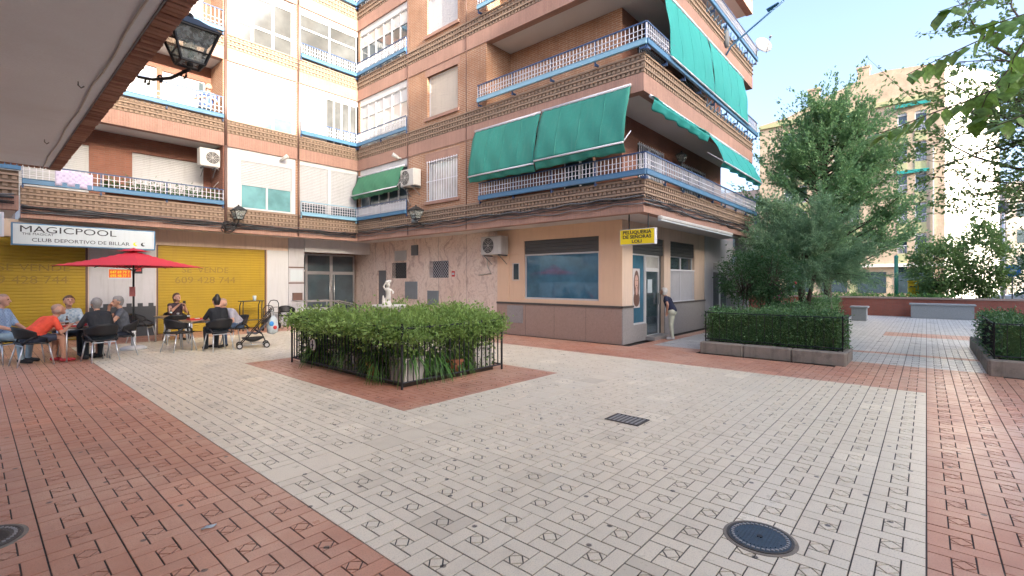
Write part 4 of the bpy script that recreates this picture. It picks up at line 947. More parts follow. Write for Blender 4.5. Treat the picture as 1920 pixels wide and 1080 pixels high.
def shrub_tree(label, bx, by, ztrunk, zc, r, rz, n, m, size, name='shrub', stems=3, flowers=0, elong=1.9, cat='shrub', group=None, clump=26):
    t = thing(name, label, cat, (bx, by, 0), 0, group); tr = MB(); P, D = [], []
    for i in range(stems):
        az = rng.uniform(0, 6.28); wood(tr, (bx+rng.normal(0, .06), by+rng.normal(0, .06), -.05), (bx+math.cos(az)*r*.35, by+math.sin(az)*r*.35, zc), .035, .012, 5, .1, 4)
    for i in range(n//clump):
        v = Vector(rng.normal(size=3)).normalized(); rr = rng.uniform(.45, 1.05)**.6; c = Vector((bx+v.x*r*rr, by+v.y*r*rr, zc+v.z*rz*rr))
        if i % 4 == 0: wood(tr, (bx, by, zc-rz*.6), c, .012, .004, 4, .1, 3)
        for w_ in range(clump): P.append(c+Vector(rng.normal(size=3))*r*.13); D.append(v+Vector(rng.normal(size=3))*.7)
    tr.build('trunk', M['bark'], t, True); leaf_mesh('crown', P, size, m, t, elong, .1, D)
    for i in range(flowers):
        v = Vector(rng.normal(size=3)).normalized(); v.x = -abs(v.x); MB().ball((bx+v.x*r, by+v.y*r*.8, zc+v.z*rz*.7), .05, 8).build('flower', M['red'], t, True)
    return t
shrub_tree('dark green rose bush with red flowers behind the front hedge', 14.8, 3.25, 1, 1.85, .75, .85, 6500, M['leaf_dark'], .07, 'rose_bush', 4, 3)
shrub_tree('dark leafy bush beside the salon corner end of the hedge', 14.2, 3.85, 1, 1.75, .62, .7, 4200, M['leaf_dark'], .07, 'leafy_bush', 4)
shrub_tree('pale green tall bush filling the gap at the building end', 19.0, 4.25, 1, 3.0, 1.1, 2.0, 7000, M['leaf_feather'], .09, 'tall_bush', 4)
shrub_tree('small dark tree hanging low beside the tall tree trunk', 24.3, 3.1, 1, 2.6, 1.0, .8, 4500, M['leaf_dark'], .09, 'small_tree', 1, 0, 1.9, 'tree')
shrub_tree('round dense shrub behind the brick wall, left of the pair', 33, -.45, 1, 2.3, 1.25, 1.5, 7000, M['leaf_shrub'], .16, 'round_shrub', 5, 0, 1.8, 'shrub', 'shrubs behind the brick wall')
shrub_tree('taller pointed shrub behind the brick wall, right of the pair', 33.5, -2.1, 1, 2.7, 1.05, 1.95, 6000, M['leaf_shrub'], .16, 'pointed_shrub', 5, 0, 1.8, 'shrub', 'shrubs behind the brick wall')
shrub_tree('dark shrub cut by the right picture edge above the car', 30.8, -3.75, 1, 2.0, .8, 1.6, 3000, M['leaf_dark'], .14, 'edge_shrub', 3, 3)
# trees beyond the street, left gap
for i, (x, y, zc, r) in enumerate(((44, 6.0, 3.6, 2.0), (46, 9.6, 3.8, 2.2))):
    shrub_tree(('loose street tree in front of the tan block, nearer its white wall', 'loose street tree in front of the tan block, behind the feathery tree')[i], x, y, 2, zc, r, 1.7, 4200, M['leaf_tree'], .2, 'street_tree', 1, 0, 1.9, 'tree')
# overhanging tree at the right edge
def edge_tree():
    bx, by = 13.4, -2.75
    t = thing('edge_tree', 'large tree reaching in from the right picture edge over the park path', 'tree', (bx, by, 0)); tr = MB(); tp = wood(tr, (bx, by, -.05), (bx+.1, by, 6.5), .17, .06, 8, .03, 6); P, D = [], []
    for i in range(85):
        az = i*2.399; z0 = rng.uniform(2.3, 6); a = along(tp, z0/6.5); z1 = z0+rng.uniform(-.5, 2.2); r = rng.uniform(1.8, 3.0)*(1.0 if z1 > 2.7 else .6)
        e = Vector((bx+math.cos(az)*r, by+math.sin(az)*r, max(2.7, z1))); pts = wood(tr, a, e, .04, .007, 5, .15, 5)
        for q in range(12):
            c = along(pts, rng.uniform(.3, 1)); d = (e-a).normalized()+Vector(rng.normal(size=3))*.6; L = rng.uniform(.3, .8)
            pt2 = wood(tr, c, c+d*L+Vector((0, 0, -.1)), .006, .003, 3, .1, 3)
            for w_ in range(rng.integers(18, 30)): P.append(along(pt2, rng.uniform(.1, 1))+Vector(rng.normal(size=3))*.035); D.append(d*.6+Vector(rng.normal(size=3)))
    tr.build('trunk', M['bark'], t, True); leaf_mesh('crown', P, .095, M['leaf_shrub'], t, 1.8, .35, D)
edge_tree()
# near tree whose twigs hang into the upper right of the picture
def unp(px, py, d): r = (px-960)*d/888; return Vector((d*CT+r*ST, d*ST-r*CT, CAMH+(527-py)*d/888))
nt_ = thing('overhanging_tree', 'nearest tree, its large-leaved twigs hanging in the upper right corner', 'tree', (5.6, -2.6, 0))
tr = MB(); tp = wood(tr, (5.6, -2.6, -.05), (5.5, -2.4, 5.0), .14, .05, 8, .03, 6)
lm = []
for q in range(3):
    mb = MB(); vs = [(0, 0, 0)]
    for s in (.12, .3, .55, .8): 
        ww_ = .034*math.sin(math.pi*s**.8)*1.25; zz = -.01*s*s
        vs += [(-ww_, s*.092, zz-.008), (0, s*.092, zz), (ww_, s*.092, zz-.008)]
    vs += [(0, .105, -.018)]
    fs = [(0, 2, 1), (0, 3, 2)]
    for j in range(3): o_ = 1+j*3; fs += [(o_, o_+1, o_+4, o_+3), (o_+1, o_+2, o_+5, o_+4)]
    fs += [(10, 11, 13), (11, 12, 13)]
    lm.append(mb.add(vs, fs))
twigs = [([(1960, 20, 3.6), (1870, 60, 3.3), (1800, 92, 3.1), (1745, 118, 3.0), (1700, 140, 2.9)], 14), ([(1960, 120, 3.5), (1880, 160, 3.2), (1810, 190, 3.0), (1740, 215, 2.9), (1680, 240, 2.8), (1640, 252, 2.8)], 17),
         ([(1950, -40, 3.3), (1860, -5, 3.1), (1790, 12, 3.0), (1760, 22, 3.0)], 10), ([(1990, 60, 3.4), (1900, 120, 3.1), (1850, 180, 3.0), (1830, 230, 3.0)], 12), ([(1990, 20, 3.3), (1930, 60, 3.0), (1900, 110, 2.9), (1890, 170, 2.9)], 12), ([(1980, 200, 3.3), (1920, 215, 3.1), (1870, 235, 3.0), (1820, 210, 3.0)], 12), ([(1990, -20, 3.3), (1940, 20, 3.0), (1880, 40, 2.9), (1840, 55, 2.9)], 12)]
lmesh = []
for q in range(3):
    o = lm[q].build('leaf', M['leaf_near'], nt_, True, local=True); lmesh.append(o)
used = set(); cnt = 0
for tw, n in twigs:
    pts = [unp(*p) for p in tw]; tr.tube(pts, .006, 5, 0, .002)
    wood(tr, along(tp, rng.uniform(.6, .95)), pts[0], .03, .007, 5, .08, 4)
    for i in range(n):
        s = (i+.6)/n; c = along(pts, s); d = (along(pts, min(1, s+.05))-along(pts, max(0, s-.05))).normalized()
        q = i % 3; o = lmesh[q] if q not in used else lmesh[q].copy()
        if q in used: link(o); o.parent = nt_
        used.add(q); side = Vector((0, 0, -.55))+Vector(rng.normal(size=3))*.35+d*.5; qt = side.normalized().to_track_quat('Y', 'Z')
        o.rotation_mode = 'QUATERNION'; o.rotation_quaternion = qt @ Vector((0, 1, 0)).rotation_difference(Vector((0, 1, 0))); o.location = c-nt_.location; sc = rng.uniform(.9, 1.35); o.scale = (sc, sc, sc)
tr.build('trunk', M['bark'], nt_, True)
P = []; 
for i in range(50):
    az = rng.uniform(0, 6.28); r = rng.uniform(.4, 1.7); c = Vector((5.9+math.cos(az)*r, -2.9+math.sin(az)*r*.9, rng.uniform(3.6, 6)))
    P += [c+Vector(rng.normal(size=3))*.25 for _ in range(30)]
leaf_mesh('crown', P, .1, M['leaf_near'], nt_, 1.6, .3)
# ---------------- hedges in stone kerbs ----------------
def hedge(label, boxes, n, m, size, core=True, name='hedge', cat='hedge', fuzz=.05, group=None, lumps=1.0):
    x0 = min(b[0] for b in boxes); y0 = min(b[2] for b in boxes); t = thing(name, label, cat, (x0, y0, boxes[0][4]), 0, group); P, D = [], []; mb = MB()
    for (a, b, c, d, e, f) in boxes:
        A = [(d-c)*(f-e)]*2+[(b-a)*(f-e)]*2+[(b-a)*(d-c)]; tot = sum(A)
        for s, ar in enumerate(A):
            k = int(n*ar/sum(2*((q[3]-q[2])*(q[5]-q[4])+(q[1]-q[0])*(q[5]-q[4]))+(q[1]-q[0])*(q[3]-q[2]) for q in boxes))
            u = rng.uniform(size=(k, 3)); p = np.stack([a+(b-a)*u[:, 0], c+(d-c)*u[:, 1], e+(f-e)*u[:, 2]], 1); nv = np.zeros((k, 3))
            ax, val, sg = [(0, a, -1), (0, b, 1), (1, c, -1), (1, d, 1), (2, f, 1)][s]; lump = .055*np.sin(p[:, 0]*4.1+p[:, 1]*2.7+p[:, 2]*5)+.03*np.sin(p[:, 1]*9.3-p[:, 0]*7.7+p[:, 2]*11); p[:, ax] = val+sg*(rng.normal(0, fuzz, k)-.03+lumps*lump*(1 if s < 4 else .8)); nv[:, ax] = sg; nv[:, 2] += .25
            P.append(p); D.append(nv)
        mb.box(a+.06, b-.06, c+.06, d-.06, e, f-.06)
    if core: mb.build('dark_core', M['leaf_dark'], t)  # solid dark box added inside to block the view through the leaves
    leaf_mesh('foliage', np.concatenate(P), size, m, t, 1.7, 0, np.concatenate(D), .6); return t
def kerb(label, boxes, loc):
    t = thing('stone_kerb', label, 'kerb', loc, 0, 'stone kerbs of the park beds')
    for a, b, c, d, e, f in boxes:
        L = max(b-a, d-c); n = max(1, round(L/.95))
        for i in range(n):
            if b-a >= d-c: q = (a+(b-a)*i/n+.004, a+(b-a)*(i+1)/n-.004, c, d)
            else: q = (a, b, c+(d-c)*i/n+.004, c+(d-c)*(i+1)/n-.004)
            j = rng.uniform(-.008, .008, 3); MB().box(q[0]+j[0], q[1]+j[0], q[2]+j[1], q[3]+j[1], e, f+j[2]).build('kerb_stone', M['concrete'], t, bevel=.025)
    return t
kerb('weathered stone kerb around the hedge bed beside the salon', [(11.42, 11.62, 1.2, 4.06, -.02, .27), (11.63, 12.6, 1.2, 1.38, -.02, .25), (12.42, 12.6, 1.39, 2.74, -.02, .25), (12.61, 25.6, 2.75, 2.9, -.02, .22), (11.63, 20, 3.9, 4.06, -.02, .25)], (11.5, 2.6, 0))
soil = MB().box(11.6, 12.45, 1.36, 2.76, -.03, .2).build('bed_soil', M['soil']); tag(soil, kind='structure')
soil = MB().box(11.6, 25.6, 2.77, 3.92, -.03, .2).build('bed_soil', M['soil']); tag(soil, kind='structure')
soil = MB().box(12.3, 17, -9, -.95, -.03, .2).build('bed_soil', M['soil']); tag(soil, kind='structure')
hedge('long trimmed dark hedge along the front of the bed beside the salon', [(11.72, 12.42, 1.32, 3.98, .27, .97)], 17000, M['leaf_hedge'], .048)
hedge('side arm of the hedge running back along the park path', [(12.9, 25.4, 2.88, 3.2, .2, 1.02)], 11000, M['leaf_hedge'], .06)
gp = []
for i in range(5000): gp.append((rng.uniform(12.6, 20), rng.uniform(3.0, 3.9), .2+rng.uniform(0, .1)))
gc_ = leaf_mesh('ground_cover', gp, .22, M['grass'], None, 8, -.8, None); tag(gc_, 'bright green grassy plants inside the hedge bed', 'grass', kind='stuff')
kerb('weathered stone kerb under the hedge at the right picture edge', [(12.02, 12.2, -9, -.84, -.02, .30), (12.21, 16.9, -1.02, -.84, -.02, .28)], (12.1, -3, 0))
hedge('dark trimmed hedge at the right picture edge', [(12.24, 12.85, -6, -.98, .28, .96), (12.86, 16.8, -1.6, -.98, .28, .93)], 13000, M['leaf_hedge'], .052)
# thin iron rails around hedges
def hedge_rail(label, segs, z0, z1, pitch=.16):
    t = thing('hedge_railing', label, 'railing', (segs[0][0][0], segs[0][0][1], z0), 0, 'thin iron railings around the hedges')
    for a, b in segs:
        a, b = Vector((*a, 0)), Vector((*b, 0)); L = (b-a).length; n = int(L/pitch); r = MB(); bars = MB()
        for z in (z0+.05, z1): r.cyl(a+Vector((0, 0, z)), b+Vector((0, 0, z)), .011, n=5)
        for i in range(n+1): p = a.lerp(b, i/n); bars.cyl(p+Vector((0, 0, z0)), p+Vector((0, 0, z1)), .006, n=4)
        r.build('rail', M['iron'], t); bars.build('bars', M['iron'], t)
        n = max(1, int(L/1.4))
        for i in range(n+1): p = a.lerp(b, i/n); MB().cyl(p+Vector((0, 0, z0-.05)), p+Vector((0, 0, z1+.03)), .014, n=6).build('post', M['iron'], t)
    return t
hedge_rail('thin iron railing in front of the hedge beside the salon', [((11.66, 1.28), (11.66, 4.0)), ((11.66, 1.28), (12.55, 1.28)), ((11.66, 4.0), (14.0, 4.0))], .27, .95)
hedge_rail('thin iron railing in front of the hedge at the right picture edge', [((12.16, -5), (12.16, -.92)), ((12.16, -.92), (14.5, -.92))], .30, .93)
# ---------------- central planter ----------------
FX0, FX1, FY0, FY1, FHT = 4.44, 6.75, 6.17, 10.02, .98
fn_ = thing('iron_fence', 'low black iron fence around the fountain planting in the square', 'fence', (5.6, 8.1, 0))
for (a, b) in (((FX0, FY0), (FX1, FY0)), ((FX0, FY0), (FX0, FY1)), ((FX1, FY0), (FX1, FY1)), ((FX0, FY1), (FX1, FY1))):
    a, b = Vector((*a, 0)), Vector((*b, 0)); L = (b-a).length; n = int(L/.105)
    for z in (.10, FHT-.03): MB().cyl(a+Vector((0, 0, z)), b+Vector((0, 0, z)), .014, n=6).build('rail', M['iron'], fn_)
    for i in range(1, n): p = a.lerp(b, i/n); MB().cyl(p+Vector((0, 0, .09)), p+Vector((0, 0, FHT)), .011, n=5).build('bar', M['iron'], fn_)
for x, y in ((FX0, FY0), (FX1, FY0), (FX0, FY1), (FX1, FY1)): MB().cyl((x, y, 0), (x, y, FHT+.05), .02, n=8).build('post', M['iron'], fn_)
sb = MB().box(FX0+.12, FX1-.12, FY0+.12, FY1-.12, -.02, .06).build('planter_soil', M['soil']); tag(sb, kind='structure')
ft = thing('fountain', 'stone fountain with round basin and figure rising above the planting', 'fountain', (5.5, 8.1, 0))
MB().lathe((5.5, 8.1, 0), [(.34, 0), (.34, .12), (.2, .2), (.13, .5), (.12, .75), (.17, .95), (.13, 1.0)], 20).build('pedestal', M['stone'], ft, True)
MB().lathe((5.5, 8.1, 1.0), [(.08, 0), (.17, .03), (.27, .09), (.33, .17), (.345, .2), (.345, .225), (.3, .225), (.25, .17), (.05, .15)], 28).build('basin', M['stone'], ft, True)
# figure: standing child on a rock, one continuous surface
def capsules(name, caps, m, parent, vox=.014, loc=None, tags=None, mats=None, eyes=(), smooth_it=4):
    mb = MB()
    for a, b, r0, r1, *_ in caps:
        a, b = Vector(a), Vector(b); d = b-a
        mb.ball(a, r0, 10); mb.ball(b, r1, 10)
        if d.length > 1e-4: mb.cyl(a, b, r0, r1, 10)
    me = bpy.data.meshes.new(name); me.from_pydata(mb.v, [], mb.f); me.update(); o = bpy.data.objects.new(name, me); link(o)
    r = o.modifiers.new('r', 'REMESH'); r.mode = 'VOXEL'; r.voxel_size = vox; s = o.modifiers.new('s', 'SMOOTH'); s.iterations = smooth_it; s.factor = .5
    bpy.context.view_layer.update()
    m2 = bpy.data.meshes.new_from_object(o.evaluated_get(bpy.context.evaluated_depsgraph_get())); bpy.data.objects.remove(o); bpy.data.meshes.remove(me)
    m2.materials.clear()
    for q in (mats or [m]): m2.materials.append(q)
    n = len(m2.polygons); c = np.zeros(n*3, dtype=np.float32); m2.polygons.foreach_get('center', c); c = c.reshape(-1, 3)
    if mats:
        best = np.full(n, 1e9); idx = np.zeros(n, dtype=np.int32)
        for cp in caps:
            a, b, r0, r1, tg = np.array(cp[0]), np.array(cp[1]), cp[2], cp[3], cp[4]; ab_ = b-a; L2 = (ab_**2).sum()+1e-9
            t = np.clip(((c-a)@ab_)/L2, 0, 1); dd = np.linalg.norm(c-(a+t[:, None]*ab_), axis=1)-(r0+(r1-r0)*t); k = dd < best; best[k] = dd[k]; idx[k] = tg
        for p, rr, tg in eyes: idx[np.linalg.norm(c-np.array(p), axis=1) < rr] = tg
        m2.polygons.foreach_set('material_index', idx)
    m2.polygons.foreach_set('use_smooth', [True]*n); m2.update()
    ob = bpy.data.objects.new(name, m2); link(ob)
    if parent: ob.parent = parent
    if loc is not None: ob.location = loc
    return ob
S = []
def cp(a, b, r0, r1): S.append((a, b, r0, r1, 0))
cp((0, 0, 0), (0, .02, .1), .10, .07); cp((.04, 0, .06), (.03, .01, .2), .028, .03); cp((-.03, .02, .08), (-.03, .0, .2), .028, .034); cp((0, 0, .21), (.0, 0, .3), .055, .05); cp((0, 0, .3), (-.01, 0, .37), .05, .055)
cp((-.01, 0, .4), (-.01, 0, .43), .025, .02); cp((-.01, -.01, .47), (-.01, -.01, .48), .042, .038); cp((.06, 0, .38), (.1, -.03, .32), .022, .018); cp((.1, -.03, .32), (.05, -.07, .3), .018, .014); cp((-.07, 0, .38), (-.1, .02, .44), .022, .018); cp((-.1, .02, .44), (-.06, -.01, .53), .018, .014); cp((-.05, -.01, .535), (.03, -.01, .545), .03, .035)
cp((-.09, .03, .05), (-.1, .03, .25), .035, .02)
f_ = capsules('figure', S, M['stone'], ft, .012, (0, 0, 1.15))
# vines over the fence top
vb = [(FX0-.08, FX1+.1, FY0-.06, FY0+.34, .72, 1.02), (FX0-.12, FX0+.3, FY0+.3, FY1+.05, .74, 1.01), (FX0+.3, FX1, FY0+.34, FY0+1.1, .76, 1.03), (FX1-.35, FX1+.12, FY0+.3, FY1-.3, .74, 1.03), (FX0+.3, FX0+.75, FY0+1.1, FY1-.6, .76, 1.02)]
v_ = hedge('dense green climbing vine sprawling over the top of the iron fence', vb, 24000, M['leaf_vine'], .062, False, 'climbing_vine', 'vine', .085, None, 1.9)
P = []
for i in range(190):
    s = rng.uniform(); c = Vector((FX0+rng.uniform(-.1, .25), FY0+(FY1-FY0)*rng.uniform(), .95)) if s < .5 else Vector((FX0+(FX1-FX0)*rng.uniform(), FY0+rng.uniform(-.1, .25), .95))
    L = rng.uniform(.1, .55) 
    P += [c+Vector((rng.normal(0, .05), rng.normal(0, .05), -L*rng.uniform())) for _ in range(34)]
leaf_mesh('hanging_shoots', P, .055, M['leaf_vine'], v_, 1.8, .3)
P = []
for i in range(60000): P.append((rng.uniform(FX0+.08, FX1-.08), rng.uniform(FY0+.08, FY1-.08), .1+rng.uniform()**1.5*.85))
keep = [p for p in P if (min(p[0]-FX0, p[1]-FY0) < .75) and not (p[0] > FX0+.06 and p[0] < FX0+.5 and p[1] < FY0+.5 and p[2] < .3)]
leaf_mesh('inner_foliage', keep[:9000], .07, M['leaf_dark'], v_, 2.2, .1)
k2 = [p for p in keep[9000:] if min(p[0]-FX0, p[1]-FY0) < .45 and math.sin(p[0]*3.1+1)+math.sin(p[1]*2.6)+1.1 > 0]
leaf_mesh('fence_foliage', k2[:9500], .062, M['leaf_vine'], v_, 2.0, .15)
def strap_plant(label, x, y, z, n, L, group='strap-leaved plants in the fountain planting'):
    t = thing('strap_leaf_plant', label, 'plant', (x, y, z), 0, group); vs, fs = [], []
    for i in range(n):
        az = rng.uniform(0, 6.28); l = L*rng.uniform(.6, 1.15); up = rng.uniform(.35, .9); w_ = rng.uniform(.011, .019); b = len(vs)
        for j in range(6):
            s = j/5; r_ = l*s*(1-.15*s)*(1.05-up*.45); zz = l*(up*s*1.35-1.25*s*s*(1.15-up*.35)); ww_ = w_*(1-s**2.2)+.001
            cx_, sy_ = math.cos(az), math.sin(az); vs += [(x+cx_*r_-sy_*ww_, y+sy_*r_+cx_*ww_, z+zz), (x+cx_*r_+sy_*ww_, y+sy_*r_-cx_*ww_, z+zz)]
        for j in range(5): fs.append((b+2*j, b+2*j+1, b+2*j+3, b+2*j+2))
    quads_obj('leaves', vs, fs, M['leaf_strap'], t, True); MB().lathe((x, y, z-.05), [(.05, 0), (.06, .05), (.03, .1)], 8).build('crown_base', M['leaf_dark'], t); return t
def trough(label, x0, x1, y0, y1, h):
    t = thing('planting_trough', label, 'trough', ((x0+x1)/2, (y0+y1)/2, .06), 0, 'pale troughs behind the fence'); MB().box(x0, x1, y0, y1, .06, h).build('body', M['trough'], t, bevel=.015); MB().box(x0-.015, x1+.015, y0-.015, y1+.015, h, h+.035).build('rim', M['trough'], t, bevel=.01)
trough('pale square trough behind the front corner of the fence', 4.56, 4.98, 6.28, 6.66, .42); trough('long pale trough behind the shutter-facing side of the fence', 4.58, 4.9, 7.75, 8.6, .36); trough('pale trough at the salon end of the fence', 6.15, 6.6, 6.28, 6.6, .44)
for i, (lb, x, y, z, n, L) in enumerate((('arching strap-leaved plant spilling over the front corner trough', 4.77, 6.47, .42, 150, .62), ('strap-leaved plant left of the front corner trough', 4.62, 7.05, .3, 110, .6), ('strap-leaved plant spilling from the long trough', 4.72, 8.15, .38, 130, .6), ('strap-leaved plant behind the front side, right of the corner trough', 5.25, 6.42, .3, 150, .62), ('strap-leaved plant near the salon end of the fence', 5.85, 6.42, .22, 110, .5), ('strap-leaved plant near the far left fence corner', 4.62, 9.2, .25, 110, .6))): strap_plant(lb, x, y, z, n, L)
for lb, x, y, r in (('terracotta pot low behind the fence side facing the shutters', 4.66, 7.2, .17), ('terracotta pot low behind the front side of the fence', 5.75, 6.4, .16)):
    t = thing('flower_pot', lb, 'pot', (x, y, .06), 0, 'terracotta pots behind the fence'); MB().lathe((x, y, .06), [(r*.7, 0), (r, .2)], 14).build('body', M['terracotta'], t, True); MB().lathe((x, y, .255), [(r*1.08, 0), (r*1.08, .045), (r*.9, .045)], 14).build('rim', M['terracotta'], t)
shrub_tree('bushy bright green plant behind the salon side of the fence', 6.1, 6.6, .3, .6, .35, .3, 1500, M['leaf_vine'], .06, 'potted_bush', 3, 0, 1.6, 'plant', None, 20)
# round white ornament on the fence
t = thing('round_plaque', 'round pale plaque fixed on the fence side facing the shutters', 'plaque', (FX0-.02, 9.05, .45)); MB().cyl((FX0-.03, 9.05, .45), (FX0-.015, 9.05, .45), .11, n=20).build('disc', M['trough'], t); MB().cyl((FX0-.034, 9.05, .36), (FX0-.034, 9.05, .54), .012, n=6).cyl((FX0-.034, 9.0, .45), (FX0-.034, 9.1, .45), .012, n=6).build('mark', M['iron'], t)
# ---------------- covers and grate ----------------
def manhole(label, x, y, r):
    t = thing('manhole_cover', label, 'manhole cover', (x, y, 0), 0, 'round iron manhole covers'); z = .003
    MB().lathe((x, y, z), [(r*1.13, -.01), (r*1.11, .001), (r*.98, .002)], 32).build('cement_surround', M['concrete'], t)
    MB().lathe((x, y, z+.003), [(r, -.012), (r, .004), (r*.93, .004), (r*.92, -.003)], 32).build('ring', M['castiron'], t)
    MB().lathe((x, y, z+.002), [(r*.915, -.01), (r*.91, .004), (.01, .004)], 32).build('lid', M['castblue'] if x > 1 else M['castiron'], t)
    d = MB()
    for i in range(36): a = i*math.tau/36; d.box(x+math.cos(a)*r*.82-.009, x+math.cos(a)*r*.82+.009, y+math.sin(a)*r*.82-.009, y+math.sin(a)*r*.82+.009, z+.006, z+.011)
    d.build('raised_studs', M['grate_bar'], t); d = MB()
    for i in range(-6, 7):
        o_ = i*.022; L = math.sqrt(max(0, (r*.68)**2-o_*o_)); d.box(x-L, x+L, y+o_-.004, y+o_+.004, z+.006, z+.0095)
    d.build('raised_ribs', M['castblue'] if x > 1 else M['castiron'], t); MB().cyl((x, y, z+.005), (x, y, z+.0115), .018, n=8).build('lift_hole', M['black'], t)
M['castiron'] = mat('cast_iron', (.10, .09, .085), .45, .25, 20, .2, metal=.5); M['grate_bar'] = mat('worn_steel', (.30, .30, .30), .45, .2, 20, .1); M['castblue'] = mat('cast_iron_blue', (.055, .085, .12), .4, .25, 16, .2, metal=.3)
manhole('round blue-grey manhole cover set in the beige tiles', 3.44, .83, .20); manhole('round rusty manhole cover in the red tiles at the left edge', .03, 4.64, .21)
t = thing('drain_grate', 'rectangular black drain grate in the beige tiles', 'grate', (5.29, 2.76, 0)); gx0, gx1, gy0, gy1 = 5.155, 5.435, 2.56, 2.96
MB().box(gx0, gx1, gy0, gy1, .0, .003).build('pit', M['black'], t); fr = MB().box(gx0-.02, gx0, gy0-.02, gy1+.02, 0, .01).box(gx1, gx1+.02, gy0-.02, gy1+.02, 0, .01).box(gx0, gx1, gy0-.02, gy0, 0, .0099).box(gx0, gx1, gy1, gy1+.02, 0, .0099); fr.build('frame', M['castiron'], t)
for i in range(7): y_ = gy0+.03+i*(gy1-gy0-.06)/6; MB().box(gx0+.002, gx1-.002, y_-.013, y_+.013, .004, .010).build('bar', M['grate_bar'], t)
# ---------------- park wall, benches, street ----------------
t = thing('brick_wall', 'low red brick wall closing the far side of the park', 'wall', (29.7, 0, 0)); MB().box(29.5, 29.9, -12, 9, -.05, .84).build('brickwork', M['redbrick'], t); MB().box(29.46, 29.94, -12, 9, .84, .92).build('coping', M['granite'], t)
def bench(label, x0, x1, y0, y1, h):
    t = thing('stone_bench', label, 'bench', ((x0+x1)/2, (y0+y1)/2, 0), 0, 'solid stone benches in the park'); MB().box(x0+.05, x1-.05, y0+.06, y1-.06, 0, h-.08).build('base', M['benchstone'], t); MB().box(x0, x1, y0, y1, h-.08, h).build('seat_slab', M['benchstone'], t, bevel=.015)
bench('long grey stone bench against the red brick wall', 28.5, 29.1, -1.62, .6, .68); bench('grey stone block seat near the hedge end', 25.0, 25.7, 1.86, 2.5, .62)
gp = [(rng.uniform(30.1, 32), rng.uniform(-1, 9), .5+rng.uniform(0, .5)) for _ in range(4500)]
o = leaf_mesh('verge_plants', gp, .2, M['grass'], None, 3, -.3); tag(o, 'low green plants growing behind the red brick wall', 'plants', kind='stuff')
MB().box(30, 34, -12, 12, -.05, .5).build('planted_verge', M['soil']); tag(bpy.data.objects['planted_verge'], kind='structure')
pv = MB().box(54, 60, -60, 60, -.045, .06).build('far_pavement', M['concrete']); tag(pv, kind='structure')
t = thing('green_pole', 'green metal pole standing behind the brick wall', 'pole', (32.2, 1.2, .4)); MB().cyl((32.2, 1.2, .4), (32.2, 1.2, 2.95), .09, n=10).build('shaft', mat('green_pole', (.02, .16, .10), .5, .1, 5, .02), t, True); MB().ball((32.2, 1.2, 2.97), .1, 8).build('cap', M['awning'], t)
t = thing('yellow_bin', 'yellow post box behind the wall beside the round shrub', 'post box', (33, .55, .4)); ym = mat('yellow_plastic', (.7, .45, .01), .5, .08, 5, .02); MB().box(32.8, 33.2, .3, .75, .45, 1.62).build('body', ym, t, bevel=.04); MB().box(32.76, 33.24, .27, .78, 1.62, 1.72).build('lid', ym, t, bevel=.03); MB().box(32.78, 32.8, .4, .65, 1.38, 1.44).build('slot', M['black'], t)
t = thing('lamp_post', 'tall pale lamp post at the right picture edge behind the wall', 'lamp post', (34.6, -2.95, 0)); MB().cyl((34.6, -2.95, 0), (34.6, -2.95, 5.2), .07, .05, n=10).build('shaft', M['rail_white'], t, True); MB().lathe((34.6, -2.95, 5.2), [(.06, 0), (.2, .1), (.22, .4), (.1, .5)], 12).build('head', M['greymetal'], t, True); MB().box(34.5, 34.7, -3.2, -2.98, 3.2, 3.55).build('plate', M['signwhite'], t)
t = thing('round_road_sign', 'blue round road sign on a pole at the right edge', 'road sign', (33.4, -3.15, 0)); MB().cyl((33.4, -3.15, 0), (33.4, -3.15, 2.6), .03, n=8).build('pole', M['greymetal'], t); MB().cyl((33.35, -3.15, 2.2), (33.37, -3.15, 2.2), .3, n=20).build('disc', mat('sign_blue2', (.02, .16, .5), .4, .05, 5, 0), t); b = MB().box(33.335, 33.349, -3.3, -3.0, 2.17, 2.25).build('arrow', M['signwhite'], t)
# parked car behind the wall (only its cabin shows)
t = thing('parked_car', 'silver white car parked behind the brick wall at right edge', 'car', (37, -4.6, 0)); cm = mat('car_paint', (.62, .66, .70), .25, .03, 3, 0, metal=.3)
prof = [(-2.1, .35), (2.1, .35), (2.15, .7), (2.0, .92), (1.05, 1.0), (.35, 1.46), (-1.2, 1.48), (-1.9, 1.02), (-2.12, .9)]
MB().extr([(p[0]-4.6, p[1]) for p in prof], 0, 36.2, 37.9).build('body', cm, t, bevel=.06)
MB().extr([(-4.6+a, b_) for a, b_ in ((.95, 1.02), (.33, 1.40), (-1.12, 1.42), (-1.6, 1.04))], 0, 36.19, 37.91).build('side_window', M['glass'], t)
for y_ in (-5.95, -3.3):
    for x_ in (36.25, 37.85): wl = MB().cyl((x_-.1, y_, .33), (x_+.1, y_, .33), .33, n=18).build('wheel', M['black'], t); MB().cyl((x_-.11, y_, .33), (x_+.11, y_, .33), .2, n=14).build('rim', M['alu'], wl)
for x_ in (36.45, 37.65): MB().box(x_-.15, x_+.15, -2.52, -2.44, .66, .8).build('headlight', M['lampglass'], t)
